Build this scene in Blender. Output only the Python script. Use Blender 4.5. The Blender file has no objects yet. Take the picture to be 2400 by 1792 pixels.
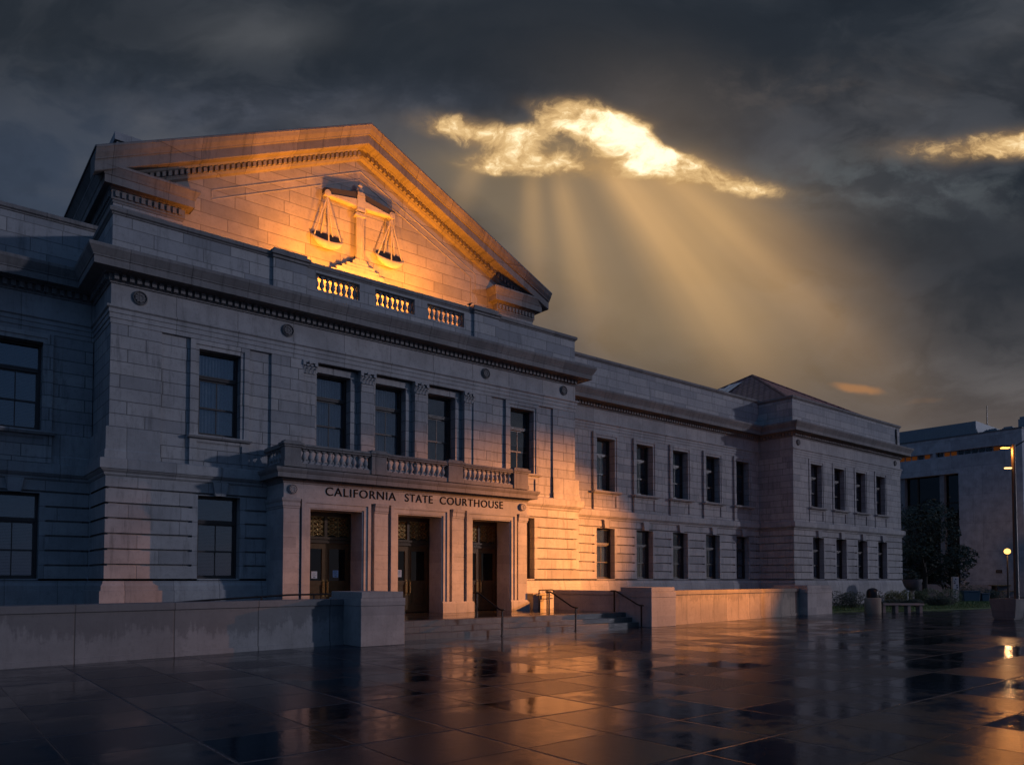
import bpy, bmesh, math, random
from mathutils import Vector, Matrix
R = math.radians
random.seed(7)
S = bpy.context.scene
COL = S.collection

# ------------------------------------------------------------------ camera
EYE = 1.6
YAW, TILT = R(50.86), R(2.0)
FW = Vector((math.cos(YAW)*math.cos(TILT), math.sin(YAW)*math.cos(TILT), math.sin(TILT)))
RT = Vector((math.sin(YAW), -math.cos(YAW), 0))
UP = RT.cross(FW)
cd = bpy.data.cameras.new('camera'); cam = bpy.data.objects.new('camera', cd); COL.objects.link(cam)
cam.matrix_world = Matrix(((RT.x, UP.x, -FW.x, 0), (RT.y, UP.y, -FW.y, 0), (RT.z, UP.z, -FW.z, EYE), (0, 0, 0, 1)))
cd.sensor_width = 36; cd.lens = 1750/2400*36; cd.shift_y = 0.16662
cd.clip_start = 0.1; cd.clip_end = 5000
S.camera = cam
S.view_settings.view_transform = 'Standard'; S.view_settings.look = 'None'
S.view_settings.exposure = 0; S.view_settings.gamma = 1
S.render.engine = 'CYCLES'
S.cycles.max_bounces = 6; S.cycles.transparent_max_bounces = 8
S.cycles.caustics_reflective = False; S.cycles.caustics_refractive = False
S.cycles.sample_clamp_indirect = 4

# ------------------------------------------------------------------ node helpers
def lin(r, g, b):
    f = lambda c: (c/255/12.92) if c/255 <= .04045 else ((c/255+.055)/1.055)**2.4
    return (f(r), f(g), f(b), 1)

class NT:
    def __init__(s, nt): s.nt = nt
    def node(s, t, **kw):
        n = s.nt.nodes.new(t)
        for k, v in kw.items(): setattr(n, k, v)
        return n
    def put(s, sock, v):
        if v is None: return
        if hasattr(v, 'is_output'): s.nt.links.new(v, sock)
        else: sock.default_value = v
    def m(s, op, a, b=None, c=None, clamp=False):
        n = s.node('ShaderNodeMath', operation=op, use_clamp=clamp)
        for i, v in enumerate((a, b, c)): s.put(n.inputs[i], v)
        return n.outputs[0]
    def dot(s, a, v):
        n = s.node('ShaderNodeVectorMath', operation='DOT_PRODUCT'); s.put(n.inputs[0], a); n.inputs[1].default_value = v
        return n.outputs['Value']
    def comb(s, x, y, z=0.0):
        n = s.node('ShaderNodeCombineXYZ'); s.put(n.inputs[0], x); s.put(n.inputs[1], y); s.put(n.inputs[2], z); return n.outputs[0]
    def sep(s, v):
        n = s.node('ShaderNodeSeparateXYZ'); s.put(n.inputs[0], v); return n.outputs
    def noise(s, v, scale, detail=4, rough=.55, dist=0.0, out='Fac'):
        n = s.node('ShaderNodeTexNoise'); s.put(n.inputs['Vector'], v)
        n.inputs['Scale'].default_value = scale; n.inputs['Detail'].default_value = detail
        n.inputs['Roughness'].default_value = rough; n.inputs['Distortion'].default_value = dist
        return n.outputs[out]
    def smooth(s, v, a, b, lo=0.0, hi=1.0):
        n = s.node('ShaderNodeMapRange', interpolation_type='SMOOTHSTEP')
        s.put(n.inputs['Value'], v)
        n.inputs['From Min'].default_value = a; n.inputs['From Max'].default_value = b
        n.inputs['To Min'].default_value = lo; n.inputs['To Max'].default_value = hi
        return n.outputs[0]
    def ramp(s, v, a, b, lo=0.0, hi=1.0):
        n = s.node('ShaderNodeMapRange'); s.put(n.inputs['Value'], v)
        n.inputs['From Min'].default_value = a; n.inputs['From Max'].default_value = b
        n.inputs['To Min'].default_value = lo; n.inputs['To Max'].default_value = hi
        return n.outputs[0]
    def mix(s, f, a, b, mode='MIX'):
        n = s.node('ShaderNodeMix', data_type='RGBA', blend_type=mode)
        s.put(n.inputs['Factor'], f); s.put(n.inputs[6], a); s.put(n.inputs[7], b)
        return n.outputs[2]
    def mul(s, v, f):
        n = s.node('ShaderNodeVectorMath', operation='SCALE'); s.put(n.inputs[0], v); s.put(n.inputs['Scale'], f); return n.outputs[0]
    def vmul(s, v, k):
        n = s.node('ShaderNodeVectorMath', operation='MULTIPLY'); s.put(n.inputs[0], v); n.inputs[1].default_value = k; return n.outputs[0]
    def vadd(s, a, b):
        n = s.node('ShaderNodeVectorMath', operation='ADD'); s.put(n.inputs[0], a); s.put(n.inputs[1], b); return n.outputs[0]

# ------------------------------------------------------------------ world: storm clouds at dusk
SUN_AZ, SUN_EL = 47, 12.5          # sun low, to the front right of the facade
W = bpy.data.worlds.new('World'); S.world = W; W.use_nodes = True
W.node_tree.nodes.clear()
w = NT(W.node_tree)
D = w.node('ShaderNodeTexCoord').outputs['Generated']
c = w.m('MAXIMUM', w.dot(D, FW), .12)
X = w.m('MULTIPLY', w.m('DIVIDE', w.dot(D, RT), c), 1.75)      # in thousands of photo pixels round the view direction
Y = w.m('MULTIPLY', w.m('DIVIDE', w.dot(D, UP), c), 1.75)
def P(px, py): return ((px-1200)/1000, (1295.9-py)/1000)
def blob(px, py, rx, ry, rot=0.0):
    """soft gaussian patch of sky, given in the same units"""
    x0, y0 = P(px, py); ca, sa = math.cos(R(rot)), math.sin(R(rot))
    dx = w.m('SUBTRACT', XW, x0); dy = w.m('SUBTRACT', YW, y0)
    u = w.m('DIVIDE', w.m('ADD', w.m('MULTIPLY', dx, ca), w.m('MULTIPLY', dy, sa)), rx/1000)
    v = w.m('DIVIDE', w.m('SUBTRACT', w.m('MULTIPLY', dy, ca), w.m('MULTIPLY', dx, sa)), ry/1000)
    q = w.m('ADD', w.m('MULTIPLY', u, u), w.m('MULTIPLY', v, v))
    return w.m('POWER', 2.71828, w.m('MULTIPLY', q, -1.0))
def addall(l):
    o = l[0]
    for x in l[1:]: o = w.m('ADD', o, x)
    return o
XY = w.comb(X, Y)
wn = w.noise(w.vmul(XY, (1.0, 1.5, 1)), 2.2, 5, .55, out='Color')
WARP = w.sep(wn)
XW = w.m('ADD', X, w.m('MULTIPLY', w.m('SUBTRACT', WARP[0], .5), .22))
YW = w.m('ADD', Y, w.m('MULTIPLY', w.m('SUBTRACT', WARP[1], .5), .13))
n_big = w.noise(w.vmul(w.comb(XW, YW), (1.0, 2.0, 1)), 1.9, 6, .50)
n_fine = w.noise(w.vmul(w.comb(XW, YW), (1.0, 1.6, 1)), 8.5, 8, .62)
# overall tone: dark overhead, paler towards the horizon
top = w.smooth(Y, .75, 1.25)
right = w.smooth(X, -.5, .9)
low = w.mix(right, lin(60, 69, 85), lin(70, 70, 74))
tone = w.mix(top, low, lin(44, 50, 58))
lighter = w.mix(w.smooth(n_big, .5, .78), tone, lin(98, 97, 99))
cloud = w.mix(w.smooth(n_big, .53, .30), lighter, lin(30, 37, 46))
cloud = w.mix(w.m('MULTIPLY', w.ramp(n_fine, .35, .7), .10), cloud, lin(66, 70, 78))
n_puf = w.noise(w.vmul(w.comb(XW, YW, 5.2), (1.0, 1.7, 1)), 3.1, 8, .55, .5)
cloud = w.mix(w.m('MULTIPLY', w.smooth(n_puf, .47, .60), .30), cloud, lin(88, 91, 98))
cloud = w.mix(w.m('MULTIPLY', w.smooth(n_puf, .47, .36), .45), cloud, lin(27, 33, 41))
dark = addall([w.m('MULTIPLY', blob(1050, 190, 520, 75, 3), .55), w.m('MULTIPLY', blob(2120, 530, 380, 120, 0), .72),
               w.m('MULTIPLY', blob(1750, 120, 600, 120, 0), .66), w.m('MULTIPLY', blob(60, 60, 520, 130, 0), .72),
               w.m('MULTIPLY', blob(2330, 700, 260, 180, 0), .45), w.m('MULTIPLY', blob(1700, 250, 110, 70, -25), .4), w.m('MULTIPLY', blob(1250, 50, 560, 100, 0), .85), w.m('MULTIPLY', blob(1500, 190, 260, 60, 8), .5)])
cloud = w.mix(w.m('MINIMUM', dark, .9), cloud, lin(37, 43, 51))
cloud = w.mix(w.m('MULTIPLY', blob(620, 70, 150, 50, 0), .55), cloud, lin(92, 94, 98))
cloud = w.mix(w.m('MULTIPLY', blob(60, 400, 420, 160, 0), .55), cloud, lin(56, 67, 84))
cloud = w.mix(w.m('MULTIPLY', blob(1560, 300, 260, 150, -15), .45), cloud, lin(105, 95, 86))
puff = w.smooth(n_fine, .42, .66)
cloud = w.mix(w.m('MULTIPLY', w.m('MULTIPLY', blob(2080, 430, 330, 75, -6), .75), w.m('ADD', w.m('MULTIPLY', puff, .8), .2)), cloud, lin(88, 94, 98))
cloud = w.mix(w.m('MULTIPLY', w.m('MULTIPLY', blob(700, 250, 420, 50, 2), .6), w.m('ADD', w.m('MULTIPLY', puff, .6), .4)), cloud, lin(84, 88, 100))
cloud = w.mix(w.m('MULTIPLY', w.m('MULTIPLY', blob(1800, 210, 380, 60, 4), .5), w.m('ADD', w.m('MULTIPLY', puff, .8), .2)), cloud, lin(86, 80, 78))
# warm air under the break and near the horizon
glow = addall([w.m('MULTIPLY', blob(1430, 500, 330, 260, -30), .85), w.m('MULTIPLY', blob(1700, 780, 420, 220, -20), .55), w.m('MULTIPLY', blob(1330, 410, 400, 120, -8), .85)])
glow = w.m('MULTIPLY', glow, w.smooth(w.m('ADD', YW, w.m('MULTIPLY', X, .12)), 1.06, .90))
cloud = w.mix(w.m('MINIMUM', glow, .8), cloud, lin(128, 112, 90))
cloud = w.mix(w.m('MULTIPLY', w.smooth(Y, .52, .2), w.m('MULTIPLY', right, .45)), cloud, lin(112, 98, 90))
# crepuscular rays fanning from the hidden sun
sx, sy = P(1235, 120)
dx = w.m('SUBTRACT', X, sx); dy = w.m('SUBTRACT', sy, Y)
ang = w.m('ARCTAN2', dx, dy); rad = w.m('SQRT', w.m('ADD', w.m('MULTIPLY', dx, dx), w.m('MULTIPLY', dy, dy)))
wob = w.m('MULTIPLY', w.m('SUBTRACT', w.noise(w.comb(w.m('MULTIPLY', ang, 1.0), w.m('MULTIPLY', rad, .15), 9.1), 9, 2, .5), .5), 1.1)
def beam(deg, sig, amp, r0, r1, r2):
    q = w.m('DIVIDE', w.m('SUBTRACT', ang, R(deg)), R(sig))
    return w.m('MULTIPLY', w.m('MULTIPLY', w.m('POWER', 2.71828, w.m('MULTIPLY', w.m('MULTIPLY', q, q), -1.0)), w.smooth(rad, r0, r0+.10)), w.m('MULTIPLY', w.smooth(rad, r2, r1), amp))
rays = addall([beam(-24, 5, .34, .22, .28, .50), beam(2, 4, .46, .24, .3, .75), beam(14, 5, .42, .26, .34, .85), beam(36.5, 6, 1.0, .28, .40, 1.2), beam(48, 5.5, .85, .34, .48, 1.35), beam(56, 4, .3, .4, .5, 1.2), beam(28, 24, .26, .22, .3, 1.1)])
rayamt = w.m('MULTIPLY', w.m('MAXIMUM', w.m('ADD', rays, w.m('MULTIPLY', wob, w.m('MULTIPLY', rays, .55))), 0), w.smooth(dy, .02, .12))
sky = w.vadd(cloud, w.mul(lin(215, 162, 94)[:3], w.m('MULTIPLY', rayamt, .54)))
# the break itself
XY2 = w.comb(w.m('ADD', XW, w.m('MULTIPLY', w.m('SUBTRACT', n_fine, .5), .10)), YW, 3.7)
n_rag = w.m('ADD', w.m('MULTIPLY', w.noise(w.vmul(XY2, (1.0, 1.7, 1)), 5.2, 8, .62, .4), .55), w.m('MULTIPLY', w.noise(w.vmul(XY2, (1.0, 1.3, 1)), 15, 8, .68, .3), .45))
gap = addall([blob(1105, 296, 125, 24, -8), blob(1375, 290, 115, 32, -10), blob(1450, 335, 130, 32, -20), blob(1275, 374, 170, 25, -5), w.m('MULTIPLY', blob(1215, 330, 90, 36, 15), .6),
              w.m('MULTIPLY', blob(1640, 396, 175, 24, -10), .95), w.m('MULTIPLY', blob(1540, 370, 130, 30, -20), .7),
              w.m('MULTIPLY', blob(1400, 335, 60, 14, -10), -.30), w.m('MULTIPLY', blob(1210, 285, 60, 24, 0), -.35), w.m('MULTIPLY', blob(1530, 330, 60, 20, -20), -.3)])
g2 = w.m('MULTIPLY', blob(2360, 335, 230, 34, 5), .85)
gsoft = w.m('MULTIPLY', w.m('SUBTRACT', n_fine, .5), 1.35)
gn = w.m('MULTIPLY', w.m('SUBTRACT', n_rag, .5), 5.2)
gap = w.m('ADD', w.m('MINIMUM', gap, .95), g2)
gn = w.m('MULTIPLY', gn, w.smooth(gap, .05, .45))
gsum = w.m('ADD', gap, gn)
halo = w.m('ADD', gap, w.m('MULTIPLY', gn, .35))
sky = w.mix(w.m('MULTIPLY', w.smooth(halo, .0, .85), .85), sky, lin(190, 150, 98))
sky = w.mix(w.smooth(gsum, .22, 1.0), sky, (.86, .57, .26, 1))
sky = w.mix(w.smooth(gsum, .72, 1.45), sky, (1.45, 1.27, .84, 1))
gn = gsoft
# two small lit cloud scraps over the horizon
orange = w.m('ADD', w.m('ADD', w.m('MULTIPLY', blob(2010, 905, 70, 15, -4), .9), w.m('MULTIPLY', blob(2170, 935, 110, 14, 0), .4)), w.m('MULTIPLY', gn, .4))
sky = w.mix(w.m('MULTIPLY', w.smooth(orange, .25, .9), .8), sky, lin(168, 120, 80))
over = w.smooth(w.sep(D)[2], .72, .93)  # overhead sky, out of view, made bluer to cool the paving's reflections
sky = w.mix(over, sky, lin(66, 92, 132))
# unseen sky behind the viewer (Nishita), added as dim dusk fill for the shade
nish = w.node('ShaderNodeTexSky', sky_type='NISHITA', sun_disc=False)
nish.sun_elevation = R(SUN_EL); nish.sun_rotation = R(180-SUN_AZ)
back = w.smooth(w.dot(D, (FW.x, FW.y, 0)), .1, -.6)
nsky = w.vadd(w.mul(nish.outputs[0], .008), lin(52, 82, 124)[:3])
sky = w.mix(back, sky, nsky)
bg = w.node('ShaderNodeBackground'); w.put(bg.inputs['Color'], sky); bg.inputs['Strength'].default_value = 1.0
out = w.node('ShaderNodeOutputWorld'); W.node_tree.links.new(bg.outputs[0], out.inputs[0])
W.cycles.sampling_method = 'MANUAL'; W.cycles.sample_map_resolution = 512

# ------------------------------------------------------------------ sun
sl = bpy.data.lights.new('sun', 'SUN'); sun = bpy.data.objects.new('sun', sl); COL.objects.link(sun)
sl.energy = .62; sl.angle = R(2); sl.color = (.80, .80, 1.0)
dv = Vector((-math.sin(R(SUN_AZ))*math.cos(R(SUN_EL)), math.cos(R(SUN_AZ))*math.cos(R(SUN_EL)), -math.sin(R(SUN_EL))))
sun.rotation_euler = dv.to_track_quat('-Z', 'Y').to_euler()
sun.location = (30, -20, 20)

# ------------------------------------------------------------------ materials
def mat(name):
    m = bpy.data.materials.new(name); m.use_nodes = True; m.node_tree.nodes.clear()
    n = NT(m.node_tree)
    o = n.node('ShaderNodeOutputMaterial'); b = n.node('ShaderNodeBsdfPrincipled')
    m.node_tree.links.new(b.outputs[0], o.inputs[0])
    n.b, n.o = b, o
    return m, n
def uz(n):
    """wall coordinates: along the wall, height (works for walls in x or y)"""
    p = n.node('ShaderNodeTexCoord').outputs['Object']; q = n.sep(p)
    g = n.node('ShaderNodeNewGeometry'); nx = n.m('ABSOLUTE', n.sep(g.outputs['Normal'])[0])
    f = n.m('GREATER_THAN', nx, .7)
    u = n.m('ADD', n.m('MULTIPLY', q[0], n.m('SUBTRACT', 1.0, f)), n.m('MULTIPLY', q[1], f))
    return p, u, q[2]
def stone(name, base=(.36, .345, .335), course=.36, length=1.5, joint=.6, zoff=0.0, stain=.35, rough=.8, tint=.25, drips=0.0, wet=0.0, pattern=True, seed=0):
    m, n = mat(name)
    p, u, z = uz(n)
    vec = n.comb(n.m('ADD', u, seed*.37), n.m('ADD', z, -zoff), 0)
    br = n.node('ShaderNodeTexBrick'); n.put(br.inputs['Vector'], vec)
    br.offset = .42; br.offset_frequency = 2; br.squash = .72; br.squash_frequency = 3
    br.inputs['Scale'].default_value = 1; br.inputs['Brick Width'].default_value = length
    br.inputs['Row Height'].default_value = course; br.inputs['Mortar Size'].default_value = .014
    br.inputs['Mortar Smooth'].default_value = .3; br.inputs['Bias'].default_value = 0
    br.inputs['Color1'].default_value = (0, 0, 0, 1); br.inputs['Color2'].default_value = (1, 1, 1, 1)
    br.inputs['Mortar'].default_value = (.5, .5, .5, 1)
    blk = n.sep(br.outputs['Color'])[0]; jt = br.outputs['Fac']
    dark = tuple(c*.72 for c in base)+(1,); lite = tuple(min(1, c*1.18) for c in base)+(1,)
    n1 = n.noise(p, 1.3, 6, .6); n2 = n.noise(p, 9, 5, .65); n3 = n.noise(p, 70, 3, .6)
    col = n.mix(n.smooth(n1, .3, .7), dark, lite)
    bk = n.mix(blk, (base[0]*.66, base[1]*.69, base[2]*.74, 1), (base[0]*1.25, base[1]*1.20, base[2]*1.14, 1))
    col = n.mix(tint*1.6, col, bk)
    col = n.mix(n.m('MULTIPLY', n.m('LESS_THAN', blk, .13), .22), col, tuple(c*.5 for c in base)+(1,))
    col = n.mix(n.m('MULTIPLY', n.smooth(n2, .50, .74), .5), col, tuple(c*.55 for c in base)+(1,))
    n4 = n.noise(p, 26, 4, .7)
    col = n.mix(n.m('MULTIPLY', n.smooth(n4, .56, .72), .4), col, tuple(c*.5 for c in base)+(1,))
    col = n.mix(n.m('MULTIPLY', n.m('SUBTRACT', n3, .45), .5), col, tuple(min(1, c*1.35) for c in base)+(1,))
    # streaky weathering
    st = n.noise(n.comb(n.m('MULTIPLY', u, 3.6), n.m('MULTIPLY', z, .38), seed), 1.6, 7, .74)
    col = n.mix(n.m('MULTIPLY', n.smooth(st, .48, .74), stain), col, (base[0]*.35, base[1]*.36, base[2]*.36, 1))
    rg = rough
    if drips:
        edge = n.noise(n.comb(n.m('MULTIPLY', u, 5.5), n.m('MULTIPLY', z, .5), 3), 1.3, 5, .75)
        broad = n.noise(n.comb(u, 0, 9), .45, 2, .5)
        lvl = n.m('ADD', n.m('SUBTRACT', z, drips), n.m('ADD', n.m('MULTIPLY', n.m('SUBTRACT', edge, .5), 1.1), n.m('ADD', n.m('MULTIPLY', n.m('SUBTRACT', n2, .5), .5), n.m('MULTIPLY', n.m('SUBTRACT', broad, .5), 1.7))))
        wetf = n.smooth(lvl, -.06, .14)
        col = n.mix(n.m('MULTIPLY', wetf, .52), col, (base[0]*.28, base[1]*.28, base[2]*.30, 1))
    if pattern:
        col = n.mix(n.m('MULTIPLY', jt, joint), col, (base[0]*.22, base[1]*.22, base[2]*.22, 1))
    n.put(n.b.inputs['Base Color'], col); n.b.inputs['Roughness'].default_value = rough
    h = n.m('ADD', n.m('MULTIPLY', n2, .5), n.m('MULTIPLY', n3, .35))
    if pattern: h = n.m('ADD', h, n.m('MULTIPLY', jt, -2.0))
    bp = n.node('ShaderNodeBump'); bp.inputs['Strength'].default_value = .45; bp.inputs['Distance'].default_value = .012
    n.put(bp.inputs['Height'], h); m.node_tree.links.new(bp.outputs[0], n.b.inputs['Normal'])
    return m
def plain(name, col, rough=.6, metal=0.0, var=.25, scale=6, bump=.0, spec=None):
    m, n = mat(name); p = n.node('ShaderNodeTexCoord').outputs['Object']
    f = n.noise(p, scale, 5, .6)
    n.put(n.b.inputs['Base Color'], n.mix(f, tuple(x*(1-var) for x in col)+(1,), tuple(min(1, x*(1+var)) for x in col)+(1,)))
    n.put(n.b.inputs['Roughness'], n.ramp(n.noise(p, scale*2.3, 3), .3, .7, max(.03, rough-.1), min(1, rough+.1)))
    n.b.inputs['Metallic'].default_value = metal
    if spec is not None: n.b.inputs['Specular IOR Level'].default_value = spec
    if bump:
        bp = n.node('ShaderNodeBump'); bp.inputs['Strength'].default_value = bump; bp.inputs['Distance'].default_value = .02
        n.put(bp.inputs['Height'], n.noise(p, scale*6, 4)); m.node_tree.links.new(bp.outputs[0], n.b.inputs['Normal'])
    return m
def glow(name, col, strength):
    m = bpy.data.materials.new(name); m.use_nodes = True; m.node_tree.nodes.clear(); n = NT(m.node_tree)
    e = n.node('ShaderNodeEmission'); e.inputs[0].default_value = col; e.inputs[1].default_value = strength
    o = n.node('ShaderNodeOutputMaterial'); m.node_tree.links.new(e.outputs[0], o.inputs[0]); return m
def glass(name, tint=(.55, .6, .65), refl=.16):
    m = bpy.data.materials.new(name); m.use_nodes = True; m.node_tree.nodes.clear(); n = NT(m.node_tree)
    t = n.node('ShaderNodeBsdfTransparent'); t.inputs[0].default_value = tint+(1,)
    g = n.node('ShaderNodeBsdfGlossy'); g.inputs['Roughness'].default_value = .004; g.inputs[0].default_value = (.9, .95, 1, 1)
    p = n.node('ShaderNodeTexCoord').outputs['Object']
    bp = n.node('ShaderNodeBump'); bp.inputs['Strength'].default_value = .08; bp.inputs['Distance'].default_value = .02
    n.put(bp.inputs['Height'], n.noise(p, 2.5, 2)); m.node_tree.links.new(bp.outputs[0], g.inputs['Normal'])
    f = n.node('ShaderNodeLayerWeight'); f.inputs[0].default_value = .28
    fac = n.m('ADD', n.m('MULTIPLY', f.outputs['Fresnel'], .55), refl, clamp=True)
    x = n.node('ShaderNodeMixShader'); n.put(x.inputs[0], fac)
    m.node_tree.links.new(t.outputs[0], x.inputs[1]); m.node_tree.links.new(g.outputs[0], x.inputs[2])
    o = n.node('ShaderNodeOutputMaterial'); m.node_tree.links.new(x.outputs[0], o.inputs[0]); return m

M = {}
M['ashlar'] = stone('ashlar_stone', course=.361, length=1.55, zoff=5.76, joint=.8, stain=.8, tint=.36)
M['rustic'] = stone('rusticated_stone', course=.418, length=1.9, zoff=2.0, joint=.5, stain=.75, tint=.28, seed=2)
M['trim'] = stone('trim_stone', course=7.0, length=1.75, zoff=-1.0, joint=.5, stain=.5, seed=3)
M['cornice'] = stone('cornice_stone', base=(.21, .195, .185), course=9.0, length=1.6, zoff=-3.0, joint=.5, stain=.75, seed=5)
M['parapet'] = stone('parapet_stone', base=(.34, .335, .33), course=.40, length=1.35, zoff=10.5, stain=.6, tint=.45, seed=4)
M['tymp'] = stone('tympanum_stone', base=(.30, .285, .27), course=.43, length=1.9, zoff=10.62, stain=.12, tint=.3, seed=6)
M['smooth'] = stone('carved_stone', pattern=False, stain=.25)
M['lowwall'] = stone('terrace_wall_stone', base=(.27, .255, .245), course=7, length=2.55, zoff=-3, joint=.9, stain=.3, drips=.50, rough=.65, seed=1)
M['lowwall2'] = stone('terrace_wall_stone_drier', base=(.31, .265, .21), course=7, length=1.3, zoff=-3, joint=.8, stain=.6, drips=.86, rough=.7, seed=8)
M['pier'] = stone('terrace_pier_stone', base=(.33, .305, .285), pattern=False, stain=.35, rough=.65)
M['step'] = stone('step_stone', base=(.13, .118, .105), course=9, length=1.45, zoff=-4, joint=.6, stain=.7, rough=.35, seed=9)
M['wood'] = plain('dark_window_timber', (.035, .026, .022), .45)
M['bronze'] = plain('bronze', (.30, .17, .06), .34, .85, .4, 8)
M['bronze_dark'] = plain('dark_bronze', (.07, .04, .02), .4, .6, .4, 8)
M['glass'] = glass('window_glass', (.70, .73, .76), .075)
M['door_glass'] = glass('door_glass_dark', (.12, .11, .10), .02)
M['door'] = plain('dark_bronze_door', (.10, .05, .018), .38, .6, .4, 8)
M['glass_blue'] = glass('curtain_wall_glass', (.25, .3, .35), .02)
M['blind'] = plain('blind_slat', (.22, .215, .20), .6)
M['curtain'] = plain('curtain_cloth', (.55, .56, .55), .9)
M['interior'] = plain('dark_interior', (.02, .02, .022), .9)
M['iron'] = plain('black_iron', (.018, .017, .017), .38, .6)
M['painted_shade'] = plain('painted_shade_stone', (.035, .034, .040), .8)  # near-black colour painting in shade on the carved scales
M['letter'] = plain('bronze_letter', (.012, .008, .006), .8, spec=.1)
M['tile'] = None
M['lead'] = plain('lead_roof', (.10, .11, .12), .5, .3)
M['concrete'] = stone('concrete_panels', base=(.24, .245, .25), pattern=False, stain=.35, rough=.85)
M['concrete_far'] = stone('precast_panels', base=(.40, .41, .43), course=2.75, length=4.6, zoff=7.03, joint=.5, stain=.35, tint=.12, seed=2)
M['metal_clad'] = plain('metal_cladding', (.22, .25, .27), .5, .3, .12)
M['skylight'] = plain('skylight_sheet', (.55, .62, .68), .35, .1, .08)
M['paper'] = plain('paper', (.7, .7, .68), .8)
M['paper_blue'] = plain('bluish_paper', (.35, .55, .75), .8)
M['ink'] = plain('print', (.08, .09, .12), .8)
M['leaf_dark'] = plain('dark_leaves', (.030, .042, .022), .6, 0, .5, 3)
M['leaf'] = plain('shrub_leaves', (.07, .095, .03), .6, 0, .5, 3)
M['leaf_yellow'] = plain('yellowish_leaves', (.12, .12, .03), .6, 0, .5, 3)
M['bark'] = plain('bark', (.045, .036, .028), .9, 0, .4, 9)
M['flower'] = plain('pale_petals', (.55, .5, .48), .7)
M['soil'] = plain('soil', (.03, .024, .018), .95)
M['pot'] = stone('aggregate_pot', base=(.30, .26, .19), pattern=False, stain=.3)
M['planter'] = stone('planter_concrete', base=(.20, .18, .165), pattern=False, stain=.35)
M['bench'] = stone('bench_concrete', base=(.34, .31, .27), pattern=False, stain=.3)
M['bowl'] = plain('grey_bowl', (.10, .10, .11), .5)
M['bin'] = plain('blue_bin_plastic', (.02, .06, .09), .5)
M['white'] = plain('white_paint', (.75, .74, .72), .5)
M['totem_a'] = plain('totem_face', (.62, .50, .45), .5)
M['totem_b'] = plain('totem_pattern', (.06, .055, .07), .5)
M['lampglow'] = glow('lamp_glow', (1, .44, .08, 1), 4)
M['lampglow2'] = glow('globe_glow', (1, .50, .13, 1), 2.6)
M['lampwarm'] = glow('small_lamp_glow', (1, .60, .20, 1), 3)
M['litwin'] = glow('lit_window', (1, .50, .14, 1), .22)
M['stripwin'] = glow('lit_strip_window', (1, .30, .07, 1), .05)
M['floodglow'] = glow('floodlight_glow', (1, .5, .14, 1), 8)
M['post_metal'] = plain('dark_post_metal', (.05, .042, .035), .45, .5)

def make_tile():
    m, n = mat('clay_tiles'); p = n.node('ShaderNodeTexCoord').outputs['Object']
    br = n.node('ShaderNodeTexBrick'); q = n.sep(p)
    g = n.node('ShaderNodeNewGeometry'); nx = n.m('ABSOLUTE', n.sep(g.outputs['Normal'])[0]); ny = n.m('ABSOLUTE', n.sep(g.outputs['Normal'])[1])
    f = n.m('GREATER_THAN', nx, ny)
    u = n.m('ADD', n.m('MULTIPLY', q[0], n.m('SUBTRACT', 1.0, f)), n.m('MULTIPLY', q[1], f))
    n.put(br.inputs['Vector'], n.comb(u, n.m('MULTIPLY', q[2], 2.0), 0))
    br.inputs['Scale'].default_value = 1; br.inputs['Brick Width'].default_value = .42; br.inputs['Row Height'].default_value = .42
    br.inputs['Mortar Size'].default_value = .05; br.inputs['Mortar Smooth'].default_value = 1
    br.inputs['Color1'].default_value = (.32, .13, .11, 1); br.inputs['Color2'].default_value = (.48, .22, .17, 1); br.inputs['Mortar'].default_value = (.04, .028, .025, 1)
    n.put(n.b.inputs['Base Color'], br.outputs['Color']); n.b.inputs['Roughness'].default_value = .6
    bp = n.node('ShaderNodeBump'); bp.inputs['Distance'].default_value = .06; bp.invert = True
    n.put(bp.inputs['Height'], br.outputs['Fac']); m.node_tree.links.new(bp.outputs[0], n.b.inputs['Normal'])
    return m
M['tile'] = make_tile()

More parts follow.
